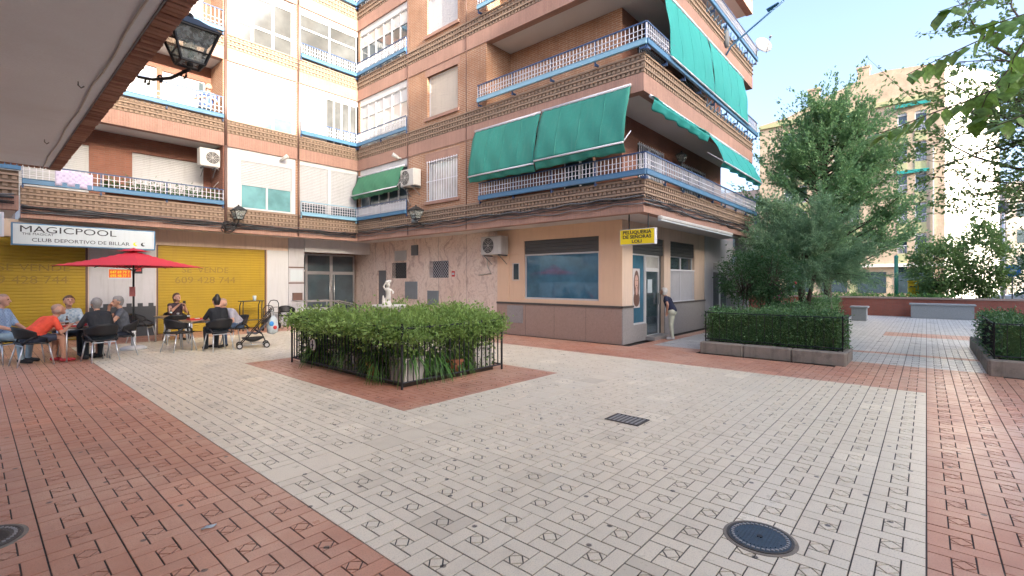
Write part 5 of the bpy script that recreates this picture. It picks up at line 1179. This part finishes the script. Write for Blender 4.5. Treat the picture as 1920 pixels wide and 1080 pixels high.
# ---------------- cafe furniture ----------------
def make_chair(label):
    t = thing('cafe_chair', label, 'chair', (0, 0, 0), 0, 'black cafe chairs with metal legs')
    MB().grid(lambda u, v: ((u-.5)*.46, (v-.5)*.44, .44+.015*((u-.5)**2+(v-.5)**2)*4), 6, 6).build('seat', M['blackrat'], t, True, solid=.03, local=True)
    def bk(u, v):
        a = (u-.5)*R(178); r = .255+.03*v; top = .80-.13*abs(u-.5)**2*4*.95; z = .56+(top-.56)*v
        return (math.sin(a)*r, -math.cos(a)*r*1.02+.02-.03*v, z)
    MB().grid(bk, 20, 5).build('backrest', M['blackrat'], t, True, solid=.022, local=True)
    for sx in (-1, 1):
        MB().cyl((sx*.19, .19, .43), (sx*.25, .26, 0), .0135, n=8).build('leg', M['alu_leg'], t, True, local=True)
        MB().cyl((sx*.19, -.18, .43), (sx*.235, -.28, 0), .0135, n=8).build('leg', M['alu_leg'], t, True, local=True)
        MB().tube([(sx*.2, -.2, .43), (sx*.235, -.15, .52), (sx*.25, -.02, .6)], .02, 6).build('arm_support', M['black'], t, True, local=True)
        MB().tube([(sx*.21, .17, .44), (sx*.255, .14, .54), (sx*.265, .02, .60)], .02, 6).build('arm_support', M['black'], t, True, local=True)
    for y_ in (-.19, .19): MB().cyl((-.19, y_, .41), (.19, y_, .41), .012, n=6).build('seat_frame', M['alu_leg'], t, local=True)
    return t
chair0 = None
def chair(x, y, ang, label):
    """ang: direction the sitter faces, degrees counter-clockwise from +X"""
    global chair0
    if chair0 is None: chair0 = make_chair(label); o = chair0
    else: o = copy_tree(chair0); o['label'] = label
    o.location = (x, y, 0); o.rotation_euler = (0, 0, R(ang-90)); return o
chair(.82, 13.62, 12, 'black cafe chair under the man in the orange shirt')
chair(1.82, 13.22, 100, 'black cafe chair under the man in the dark shirt')
chair(2.28, 13.86, 172, 'black cafe chair under the man in the sleeveless top')
chair(1.46, 14.72, 270, 'black cafe chair under the person in the pale patterned shirt')
chair(.42, 14.35, 315, 'black cafe chair under the man in blue checked shirt, left edge')
chair(4.0, 13.05, 95, 'black cafe chair under the woman in black')
chair(4.62, 13.75, 195, 'black cafe chair under the man in the grey t-shirt')
chair(3.32, 13.62, 20, 'empty black cafe chair at the tray table, nearest the parasol')
chair(3.72, 15.45, 80, 'empty black cafe chair with its back to us before the phone woman')
chair(3.15, 16.5, 330, 'empty black cafe chair close to the grey pillar dado')
chair(3.95, 16.55, 275, 'black cafe chair under the woman with the phone')
chair(7.55, 17.45, 262, 'empty black armchair alone against the white pillar')
def table(x, y, label, top='alu', s=.34):
    t = thing('cafe_table', label, 'table', (x, y, 0), R(8), 'small cafe tables'); MB().box(-s, s, -s, s, .70, .72).build('table_top', M['tabletop'], t, bevel=.008, local=True)
    for sx in (-1, 1):
        for sy in (-1, 1): MB().cyl((sx*(s-.04), sy*(s-.04), 0), (sx*(s-.04), sy*(s-.04), .70), .018, n=8).build('leg', M['alu_leg'], t, True, local=True)
    MB().box(-s+.03, s-.03, -s+.03, s-.03, .665, .699).build('apron', M['alu_leg'], t, local=True); return t
M['tabletop'] = mat('table_top', (.32, .20, .12), .4, .12, 6, .02)
table(1.58, 13.92, 'small cafe table among the five men'); table(3.82, 13.88, 'small cafe table with red tray between two chairs'); table(3.75, 16.0, 'small cafe table in front of the woman with the phone')
for x, y, lb in ((1.5, 13.88, 'red tray of cards on the table among the men'), (3.78, 13.9, 'red tray with packets on the second table')):
    t = thing('tray', lb, 'tray', (x, y, .72)); MB().box(x-.2, x+.2, y-.15, y+.15, .722, .735).build('base', M['red'], t); MB().box(x-.2, x+.2, y-.15, y-.14, .735, .755).box(x-.2, x+.2, y+.14, y+.15, .735, .755).box(x-.2, x-.19, y-.14, y+.14, .735, .755).box(x+.19, x+.2, y-.14, y+.14, .735, .755).build('rim', M['red'], t)
    t = thing('card_pile', 'white pile of cards on ' + lb.split(' on ')[0].split(' of')[0].split(' with')[0] + ' of the ' + ('men' if x < 2 else 'second table'), 'cards', (x, y, .736)); MB().box(x-.05, x+.05, y-.035, y+.035, .736, .762).build('pile', M['signwhite'], t, bevel=.004)
for x, y, lb in ((1.72, 14.08, 'short glass on the table among the men'), (3.98, 13.75, 'short glass on the second table')): t = thing('drinking_glass', lb, 'glass', (x, y, .72)); MB().lathe((x, y, .722), [(.028, 0), (.034, .11), (.031, .11), (.026, .01)], 12).build('cup', M['lampglass'], t, True)
for x, y, lb in ((1.38, 14.1, 'brown beer bottle on the table among the men'), (3.62, 14.02, 'brown beer bottle on the second table'), (3.7, 15.95, 'brown beer bottle on the table of the phone woman')):
    t = thing('beer_bottle', lb, 'bottle', (x, y, .72)); MB().lathe((x, y, .721), [(.03, 0), (.03, .13), (.012, .17), (.012, .22)], 12).build('body', mat('brown_glass_%d' % int(x*10), (.08, .03, .01), .15, .05, 9, 0), t, True); MB().lathe((x, y, .80), [(.0305, 0), (.0305, .04)], 12).build('label_band', M['signwhite'], t, True)
for x, y, lb in ((1.7, 13.72, 'white coffee cup on the table among the men'), (3.9, 16.1, 'white coffee cup before the phone woman')):
    t = thing('coffee_cup', lb, 'cup', (x, y, .72)); MB().lathe((x, y, .721), [(.06, 0), (.065, .008), (.03, .008)], 14).build('saucer', M['white'], t, True); MB().lathe((x, y, .73), [(.025, 0), (.038, .06), (.034, .06), (.02, .01)], 14).build('bowl', M['white'], t, True)
# parasol
px, py = 2.67, 14.86; t = thing('parasol', 'square red parasol over the cafe tables, on a white base', 'parasol', (px, py, 0))
MB().cyl((px, py, .1), (px, py, 2.42), .022, n=10).build('pole', M['iron'], t, True)
MB().lathe((px, py, 0), [(.27, 0), (.27, .05), (.2, .085), (.07, .1)], 24).build('base', M['white'], t, True); MB().lathe((px, py, .1), [(.05, 0), (.05, .35), (.035, .37)], 14).build('base_sleeve', M['white'], t, True)
rot = R(45)+TH-R(90)+R(42)
def pc(u, v):
    x, y = (u-.5)*2, (v-.5)*2; k = max(abs(x), abs(y)); z = 2.46-.40*k-.03*math.sin(math.pi*k)-.05*(1-abs(abs(x)-abs(y)))*k*k*0; L = 1.05
    c, s = math.cos(rot), math.sin(rot); return (px+(x*c-y*s)*L, py+(x*s+y*c)*L, z-.05*k*k*(1-min(abs(x), abs(y))/(k+1e-6))*0)
MB().grid(pc, 20, 20).build('canopy', M['red_canvas'], t, solid=.006)
def pv_(u, v):
    x, y = (u-.5)*2, (v-.5)*2; k = max(abs(x), abs(y)); c, s = math.cos(rot), math.sin(rot); L = .24; return (px+(x*c-y*s)*L, py+(x*s+y*c)*L, 2.53-.09*k)
MB().grid(pv_, 4, 4).build('vent_cap', M['red_canvas'], t, solid=.006)
for i in range(8):
    a = rot+i*math.pi/4; L = 1.05*(1.414 if i % 2 else 1); rb_ = MB().cyl((px, py, 2.40), (px+math.cos(a)*L*.98, py+math.sin(a)*L*.98, 2.035), .008, n=5).build('rib', M['iron'], t); MB().cyl((px, py, 1.95), (px+math.cos(a)*L*.45, py+math.sin(a)*L*.45, 2.225), .007, n=5).build('strut', M['iron'], rb_)
MB().box(px-.09, px+.03, py-.035, py-.03, 1.32, 1.56).build('price_card', mat('price_card', (.35, .1, .1), .5, .1, 20, 0), t)
# serving rack with cup, folded trolleys
t = thing('wire_rack', 'black tubular rack with a small top shelf against the yellow shutter', 'rack', (6.35, 17.5, 0))
for x_ in (6.05, 6.65):
    MB().tube([(x_, 17.35, 0), (x_, 17.35, .85), (x_+.03, 17.4, 1.0), (x_+.03, 17.6, 1.0), (x_, 17.65, .85), (x_, 17.65, 0)], .017, 6).build('side_frame', M['iron'], t, True)
MB().box(6.0, 6.72, 17.33, 17.67, 1.0, 1.025).build('top_shelf', M['iron'], t); MB().box(6.05, 6.65, 17.36, 17.64, .35, .37).build('lower_shelf', M['iron'], t)
t = thing('paper_cup', 'white paper cup on top of the black rack', 'cup', (6.45, 17.45, 1.025)); MB().lathe((6.45, 17.45, 1.026), [(.045, 0), (.06, .15)], 12).build('cup', M['signwhite'], t, True); MB().lathe((6.45, 17.45, 1.177), [(.062, 0), (.055, .02)], 12).build('lid', M['signwhite'], t)
def trolley(x, y, h, label):
    t = thing('folded_trolley', label, 'trolley', (x, y, 0), 0, 'black tube trolleys by the shutter')
    MB().tube([(x-.17, y, .12), (x-.17, y, h-.12), (x-.11, y, h-.02), (x, y, h), (x+.11, y, h-.02), (x+.17, y, h-.12), (x+.17, y, .12)], .016, 6).build('handle_frame', M['iron'], t, True)
    for z in (.3, h*.55, h*.75): MB().cyl((x-.17, y, z), (x+.17, y, z), .012, n=6).build('cross_bar', M['iron'], t)
    for sx in (-1, 1): MB().cyl((x+sx*.19-.02, y, .1), (x+sx*.19+.02, y, .1), .1, n=14).build('wheel', M['black'], t)
trolley(6.75, 17.05, .86, 'black tube trolley frame with round top in front of the rack'); trolley(7.15, 17.6, 1.02, 'black tube trolley frame beside the shutter guide rail')
# stroller
t = thing('baby_stroller', 'black folding baby stroller parked beside the man in grey', 'stroller', (4.75, 12.95, 0), R(-18))
for x_ in (-.3, .3):
    for y_ in (-.2, .2): wl = MB().cyl((x_, y_-.018, .075), (x_, y_+.018, .075), .075, n=16).build('wheel', M['black'], t, local=True); MB().cyl((x_, y_-.02, .075), (x_, y_+.02, .075), .045, n=12).build('hub', M['alu_leg'], wl, local=True)
for y_ in (-.2, .2): MB().tube([(-.3, y_, .1), (-.05, y_, .38), (.22, y_, .72), (.42, y_, .98)], .014, 6).build('main_tube', M['black'], t, True, local=True); MB().tube([(.3, y_, .1), (.2, y_, .35), (.02, y_, .47)], .013, 6).build('rear_tube', M['black'], t, True, local=True); MB().tube([(-.3, y_, .1), (.3, y_, .11)], .01, 6).build('side_strut', M['alu_leg'], t, True, local=True)
MB().cyl((.42, -.2, .98), (.42, .2, .98), .018, n=8).build('handle', M['black'], t, local=True)
MB().grid(lambda u, v: (-.12+.5*u-.02, (v-.5)*.36, .34+.05*math.cos(u*3)+(.5*max(0, u-.45)*1.6)), 10, 6).build('seat_fabric', mat('stroller_grey', (.10, .10, .11), .8, .15, 20, .1), t, True, solid=.02, local=True)
MB().grid(lambda u, v: (-.25+.5*u, (v-.5)*.36, .26-.11*math.sin(u*math.pi)*math.sin(v*math.pi)**.5), 8, 8).build('basket', M['black'], t, True, solid=.01, local=True)
MB().grid(lambda u, v: (.2+.2*math.sin(v*2.2), (u-.5)*.38, .62+.28*v+.05*math.sin(u*math.pi)), 8, 8).build('hood', M['black'], t, True, solid=.01, local=True)
t = thing('shopping_bag', 'white plastic shopping bag with blue and red print hanging behind the stroller', 'bag', (5.17, 12.78, .3)); 
MB().lathe((5.17, 12.80, .32), [(.03, 0), (.13, .05), (.15, .2), (.12, .38), (.05, .48)], 12, sy=.75).build('bag', M['signwhite'], t, True)
MB().ball((5.11, 12.71, .60), .06, 10, 0, (1, .6, 1.1)).build('blue_mark', mat('bag_blue', (.05, .3, .7), .5, .05, 9, 0), t, True); MB().ball((5.19, 12.69, .5), .05, 10, 0, (1, .6, 1)).build('red_mark', M['red'], t, True); MB().tube([(5.12, 12.8, .78), (5.12, 12.82, .9), (5.16, 12.84, .97), (5.2, 12.82, .9), (5.2, 12.8, .78)], .006, 5).build('handle', M['signwhite'], t)
# ramp handrails before the entrance
t = thing('ramp_handrail', 'bent steel handrails of the ramp at the glass entrance', 'handrail', (8.9, 17.4, 0))
for y_ in (17.0, 17.9):
    MB().tube([(7.9, y_, .0), (7.9, y_, .95), (9.3, y_, .95), (10.4, y_, .7), (10.4, y_, 0)], .022, 8).build('rail', M['alu'], t, True); MB().tube([(7.9, y_, .65), (9.3, y_, .65), (10.4, y_, .42)], .016, 8).build('lower_rail', M['alu'], t, True); MB().cyl((9.3, y_, 0), (9.3, y_, .95), .018, n=8).build('post', M['alu'], t)
# ---------------- people ----------------
SK = lambda i, c: mat('skin%d' % i, c, .55, .08, 15, .02, local=True)
skin = SK(0, (.50, .27, .18)); skin2 = SK(1, (.56, .31, .22))
def cloth(n, c, **k): return mat('cloth_'+n, c, .85, k.get('var', .2), k.get('scale', 7), .9, local=True, fine=k.get('fine', 16))
def check_cloth(n, c1, c2, s):
    m, t, b = newmat('cloth_'+n); p = pos(t, True); ch = N(t, 'ShaderNodeTexChecker'); ch.inputs['Scale'].default_value = s; t.links.new(p, ch.inputs[0]); c = mixc(t, ch.outputs[1], c1, c2)
    c = mixc(t, ramp(t, noise(t, p, 14, 3), .35, .65), c, c1); t.links.new(c, b.inputs['Base Color']); b.inputs['Roughness'].default_value = .85; return m
HAIR = dict(grey=mat('hair_grey', (.25, .24, .23), .7, .25, 40, .2, local=True), dark=mat('hair_dark', (.018, .014, .012), .5, .3, 40, .2, local=True), brown=mat('hair_brown', (.12, .055, .03), .6, .3, 40, .2, local=True), white=mat('hair_white', (.62, .60, .57), .7, .15, 40, .2, local=True), shave=mat('hair_shaven', (.34, .22, .17), .6, .1, 40, .1, local=True))
EYE = mat('eye_dark', (.02, .015, .012), .3, 0, 5, 0); LIP = mat('lips', (.35, .12, .1), .5, .05, 9, 0)
def person(label, loc, ang, pose='sit', lean=.1, side=0., shirt=None, trousers=None, shoes=None, hair='dark', hairlen=0, bald=0, sleeve=.5, legskin=False, hands=None, headyaw=0, headpitch=0, sk=None, h=1.0, bun=False, knee=.0, z0=0, elbows=None, shirtlow=False):
    """faces +Y locally; materials: 0 skin 1 shirt 2 trousers 3 shoes 4 hair 5 eye 6 lips"""
    C = []
    def c(a, b, r0, r1, tg): C.append((tuple(a), tuple(b), r0, r1, tg))
    V3 = Vector
    if pose == 'sit': pel = V3((0, -.08, .53)); kn = [V3((sx*(.13+knee), .36, .53)) for sx in (-1, 1)]; an = [V3((sx*(.13+knee*.6), .36+.03*sx, .09)) for sx in (-1, 1)]
    else: pel = V3((0, 0, .88)); kn = [V3((-.085, .03, .47)), V3((.085, .05, .47))]; an = [V3((-.085, -.02, .08)), V3((.09, .02, .08))]
    up = V3((math.sin(side)*math.cos(lean), math.sin(lean), math.cos(lean)*math.cos(side))); bend = V3((0, math.sin(lean*1.5), math.cos(lean*1.5)))
    waist = pel+up*.17; chest = waist+(up+bend).normalized()*.22; neck = chest+bend*.14; fwd = V3((0, math.cos(lean*.6), -math.sin(lean*.6)))
    c(pel+V3((-.09, 0, 0)), pel+V3((.09, 0, 0)), .125, .125, 2 if not shirtlow else 1); c(pel+V3((-.05, 0, .05)), waist+V3((-.06, 0, 0)), .13, .128, 1); c(pel+V3((.05, 0, .05)), waist+V3((.06, 0, 0)), .13, .128, 1); c(waist+V3((-.05, .01, 0)), chest+V3((-.085, 0, 0)), .13, .125, 1); c(waist+V3((.05, .01, 0)), chest+V3((.085, 0, 0)), .13, .125, 1)
    sh = [chest+V3((sx*.165, -.01, 0))+bend*.085 for sx in (-1, 1)]
    for i in (0, 1): c(chest+V3(((-1, 1)[i]*.06, 0, 0))+bend*.07, sh[i], .085, .065, 1)
    c(chest+bend*.08, neck, .07, .056, 1); hd = neck+bend*.035+V3((0, .02, 0)); c(neck, hd+V3((0, 0, .04)), .05, .052, 0)
    # head
    q = Matrix.Rotation(headyaw, 3, 'Z') @ Matrix.Rotation(-headpitch, 3, 'X'); hc = hd+V3((0, .03, .13))
    def H(x, y, z): return hc+q @ V3((x, y, z))
    c(H(0, -.02, .035), H(0, .005, .03), .088, .085, 0); c(H(0, .01, -.02), H(0, .035, -.06), .07, .052, 0); c(H(0, .05, -.075), H(0, .055, -.08), .034, .032, 0); c(H(0, .088, .015), H(0, .108, -.022), .011, .017, 0)
    for sx in (-1, 1): c(H(sx*.083, -.005, .015), H(sx*.088, -.012, -.025), .017, .014, 0)
    if hair and not bald:
        c(H(0, -.035, .06), H(0, .012, .075), .09, .072, 4); c(H(0, -.05, .03), H(0, -.055, -.03), .083, .065, 4); c(H(-.055, -.02, .05), H(.055, -.02, .05), .05, .05, 4)
        if hairlen: 
            for sx in (-1, 1): c(H(sx*.055, -.04, .02), H(sx*.06, -.05, -.05-hairlen), .055, .04, 4)
            c(H(0, -.06, 0), H(0, -.075, -.06-hairlen), .065, .045, 4)
    elif bald:
        c(H(-.05, -.055, -.01), H(.05, -.055, -.01), .052, .052, 4); c(H(0, -.03, .055), H(0, 0, .06), .079, .074, 4 if bald > 1 else 0)
    if bun: c(H(0, -.05, .14), H(0, -.05, .15), .055, .05, 4)
    # legs
    for i, sx in enumerate((-1, 1)):
        hp = pel+V3((sx*.085, .02, -.02)); mid = hp.lerp(kn[i], .7)
        if legskin: c(hp, mid, .095, .075, 2); c(mid, kn[i], .062, .056, 0); c(kn[i], kn[i].lerp(an[i], .4), .055, .056, 0); c(kn[i].lerp(an[i], .4), an[i], .054, .036, 0)
        else: c(hp, kn[i], .095, .066, 2); c(kn[i], kn[i].lerp(an[i], .35), .064, .062, 2); c(kn[i].lerp(an[i], .35), an[i]+V3((0, 0, .02)), .06, .048, 2)
        c(an[i]+V3((0, -.03, -.03)), an[i]+V3((0, .16, -.05)), .042, .036, 3)
    # arms
    hands = hands or [V3((-.16, .30, .60)), V3((.16, .30, .60))]
    for i, sx in enumerate((-1, 1)):
        hv = V3(hands[i]); s0 = sh[i]; d = hv-s0; L = min(d.length, .55); d.normalize(); hv = s0+d*L
        up_, lo = .285, .265; x_ = max(-1, min(1, (up_**2+L*L-lo**2)/(2*up_*L))); a = math.acos(x_)
        ol = V3((sx*.55, -.35, -.8)) if not elbows else V3(elbows[i]); ol = (ol-d*ol.dot(d)).normalized(); el = s0+(d*math.cos(a)+ol*math.sin(a))*up_
        k = sleeve
        if k > 0: c(s0, s0.lerp(el, min(1, k)), .062, .055, 1)
        if k < 1: c(s0.lerp(el, max(.05, k)), el, .045, .04, 0)
        if k > 1: c(el, el.lerp(hv, k-1), .047, .043, 1); c(el.lerp(hv, k-1), hv, .036, .027, 0)
        else: c(el, el.lerp(hv, .35), .04, .039, 0); c(el.lerp(hv, .35), hv, .038, .026, 0)
        f = (hv-el).normalized(); sd = f.cross(V3((0, 0, 1))); sd = sd.normalized() if sd.length > .1 else V3((1, 0, 0)); dn = sd.cross(f)
        pm = hv+f*.06; c(hv+f*.01-sd*.014, pm-sd*.02, .023, .018, 0); c(hv+f*.01+sd*.014, pm+sd*.02, .023, .018, 0)
        for fi in range(4):
            b0 = pm+sd*(-.027+.018*fi)+f*.012; ln = (.035, .043, .041, .031)[fi]; m1 = b0+f*ln*.8-dn*.012; c(b0, m1, .0095, .0085, 0); c(m1, m1+f*ln*.45-dn*ln*.7, .0085, .0075, 0)
        tb = hv+f*.02-sd*sx*.025; c(tb, tb-sd*sx*.03+f*.03, .012, .010, 0); c(tb-sd*sx*.03+f*.03, tb-sd*sx*.028+f*.058, .010, .008, 0)
    eyes = [(tuple(H(sx*.032, .083, .022)), .015, 5) for sx in (-1, 1)]+[(tuple(H(0, .088, -.058)), .017, 6)]
    C = [(tuple(x*h for x in a), tuple(x*h for x in b), r0*h, r1*h, tg) for a, b, r0, r1, tg in C]; eyes = [(tuple(x*h for x in p), r*h, g) for p, r, g in eyes]
    ob = capsules('person', C, None, None, .0135, (loc[0], loc[1], z0), mats=[sk or skin, shirt, trousers, shoes, HAIR[hair], EYE, LIP], eyes=eyes, smooth_it=3)
    ob.rotation_euler = (0, 0, R(ang-90)); tag(ob, label, 'person'); return ob
blackshoe = cloth('shoe_black', (.02, .02, .022)); redshoe = cloth('shoe_red', (.35, .03, .04)); whiteshoe = cloth('shoe_white', (.6, .6, .6)); jeans = cloth('jeans', (.06, .10, .17)); dkjeans = cloth('dark_trousers', (.02, .03, .04)); shorts = cloth('dark_shorts', (.04, .05, .08)); tan = cloth('tan_trousers', (.55, .56, .44))
person('man in an orange-red t-shirt hunched over the left table', (.86, 13.63), 14, 'sit', .62, 0, cloth('coral', (.80, .09, .045)), shorts, redshoe, 'shave', bald=2, legskin=True, sleeve=.7, hands=[(-.16, .48, .72), (.1, .5, .74)], headpitch=-.35, h=1.03)
person('man in a dark grey shirt with his back to us at left table', (1.83, 13.27), 102, 'sit', .32, -.05, cloth('charcoal', (.022, .024, .028)), dkjeans, blackshoe, 'grey', sleeve=.95, hands=[(-.22, .42, .74), (.18, .45, .74)], headpitch=-.2, h=1.02)
person('man in a grey and black sleeveless top with hand at his mouth', (2.25, 13.87), 172, 'sit', .12, 0, cloth('sleeveless', (.10, .11, .13), var=.5, scale=5), shorts, blackshoe, 'grey', sleeve=.35, legskin=True, hands=[(-.22, .40, .74), (.05, .19, 1.09)], headyaw=.2, h=1.0)
person('person in a pale blue patterned shirt facing us behind the left table', (1.45, 14.66), 275, 'sit', .22, 0, check_cloth('pale_pattern', (.42, .50, .55), (.2, .3, .4), 22), dkjeans, blackshoe, 'brown', sleeve=.9, hands=[(-.1, .42, .76), (.12, .40, .76)], headpitch=-.25, h=1.03)
person('man in a light blue checked shirt at the left picture edge', (.44, 14.32), 322, 'sit', .05, 0, check_cloth('blue_check', (.30, .42, .58), (.16, .25, .42), 30), cloth('pale_jeans', (.35, .47, .52)), blackshoe, 'shave', bald=2, sleeve=1.0, hands=[(-.1, .30, .66), (.14, .28, .66)], headyaw=.25, h=1.06, sk=skin2)
person('woman in black with hair in a bun, back to us at second table', (4.0, 13.1), 96, 'sit', .2, .03, cloth('black_top', (.012, .014, .018)), dkjeans, blackshoe, 'dark', sleeve=.8, hands=[(-.2, .42, .74), (.2, .42, .74)], bun=True, h=.99, sk=skin2)
person('bald bearded man in a light grey t-shirt leaning over second table', (4.58, 13.73), 196, 'sit', .55, 0, cloth('light_grey', (.40, .38, .42)), jeans, blackshoe, 'shave', bald=2, sleeve=.6, hands=[(-.15, .45, .74), (.15, .42, .74)], headpitch=-.25, h=1.03, sk=skin2)
wp = person('woman with short brown hair looking at a phone by the yellow shutter', (3.95, 16.5), 292, 'sit', .12, 0, cloth('dark_vest', (.05, .03, .04)), dkjeans, blackshoe, 'brown', hairlen=.03, sleeve=.1, hands=[(-.04, .30, .98), (.14, .28, 1.0)], headpitch=-.3, h=1.0, sk=skin2)
t = thing('mobile_phone', 'black mobile phone held up by the seated woman', 'phone', (4.08, 16.2, 1.0), R(292-90)); MB().box(-.04, .04, -.006, .006, -.02, .13).build('case', M['black'], t, bevel=.004, local=True); MB().box(-.036, .036, -.0075, -.006, -.012, .122).build('screen', M['glass'], t, local=True)
person('stooped white-haired person in navy vest entering the hairdresser door', (13.42, 5.55), 100, 'stand', .34, 0, cloth('navy_vest', (.02, .025, .06)), tan, whiteshoe, 'white', sleeve=.5, hands=[(-.25, .12, .88), (.22, .2, .85)], headpitch=-.3, h=.91, hairlen=.01)
person('man in a blue football shirt leaning on the second floor balcony rail', (5.02, 17.62), 268, 'stand', .5, 0, check_cloth('football', (.12, .2, .5), (.5, .5, .55), 6), dkjeans, blackshoe, 'brown', sleeve=.8, hands=[(-.14, .3, 1.12), (.14, .3, 1.12)], headpitch=-.4, h=1.0, sk=skin2, z0=Z0+FH+.30)
person('distant person in pink top on the park path past the building end', (23.6, 5.0), 200, 'stand', .05, 0, cloth('pink', (.6, .06, .3)), dkjeans, blackshoe, 'dark', sleeve=.5, h=.9)
# balcony things of the left first floor
t = thing('balcony_cloth', 'pale lilac patterned cloth hung over the left balcony rail', 'cloth', FA(1.9, .16, 4.2)); MB().grid(lambda u, v: FA(1.45+.75*u, .13+.012*math.sin(u*19)+.012*v, 4.62-.42*v+.02*math.sin(u*5)), 16, 5).build('cloth', check_cloth('lilac', (.5, .47, .62), (.36, .33, .5), 16), t, True, solid=.006)
P = [FA(rng.uniform(2.4, 5.35), rng.uniform(-.2, .02), 4.25+abs(rng.normal(0, .17))) for _ in range(3800)]
t = thing('balcony_plants', 'dark trailing plants behind the left first floor balcony rail', 'plants', FA(3.9, 0, 4.1)); leaf_mesh('foliage', P, .075, M['leaf_dark'], t, 2.2, .1); MB().box(2.5, 5.3, YA+.02, YA+.2, 4.08, 4.24).build('planter_box', M['terracotta'], t)
P = [FA(rng.uniform(2.2, 3.6), rng.uniform(-.25, .0), Z0+FH*2+.86+abs(rng.normal(0, .15))) for _ in range(700)]
# loose scraps on the paving
for i, (x, y, lb) in enumerate(((1.08, 3.72, 'white crumpled paper scrap on the red tiles near us'), (18.3, 1.0, 'dark leaf scrap on the park path near the red rectangle'))):
    t = thing('litter_scrap', lb, 'litter', (x, y, 0)); MB().grid(lambda u, v: (x+(u-.5)*.09, y+(v-.5)*.025, .008+.008*math.sin(u*7+v*5)), 5, 3).build('scrap', (M['signwhite'], M['leaf_dark'])[i], t, True, solid=.003)
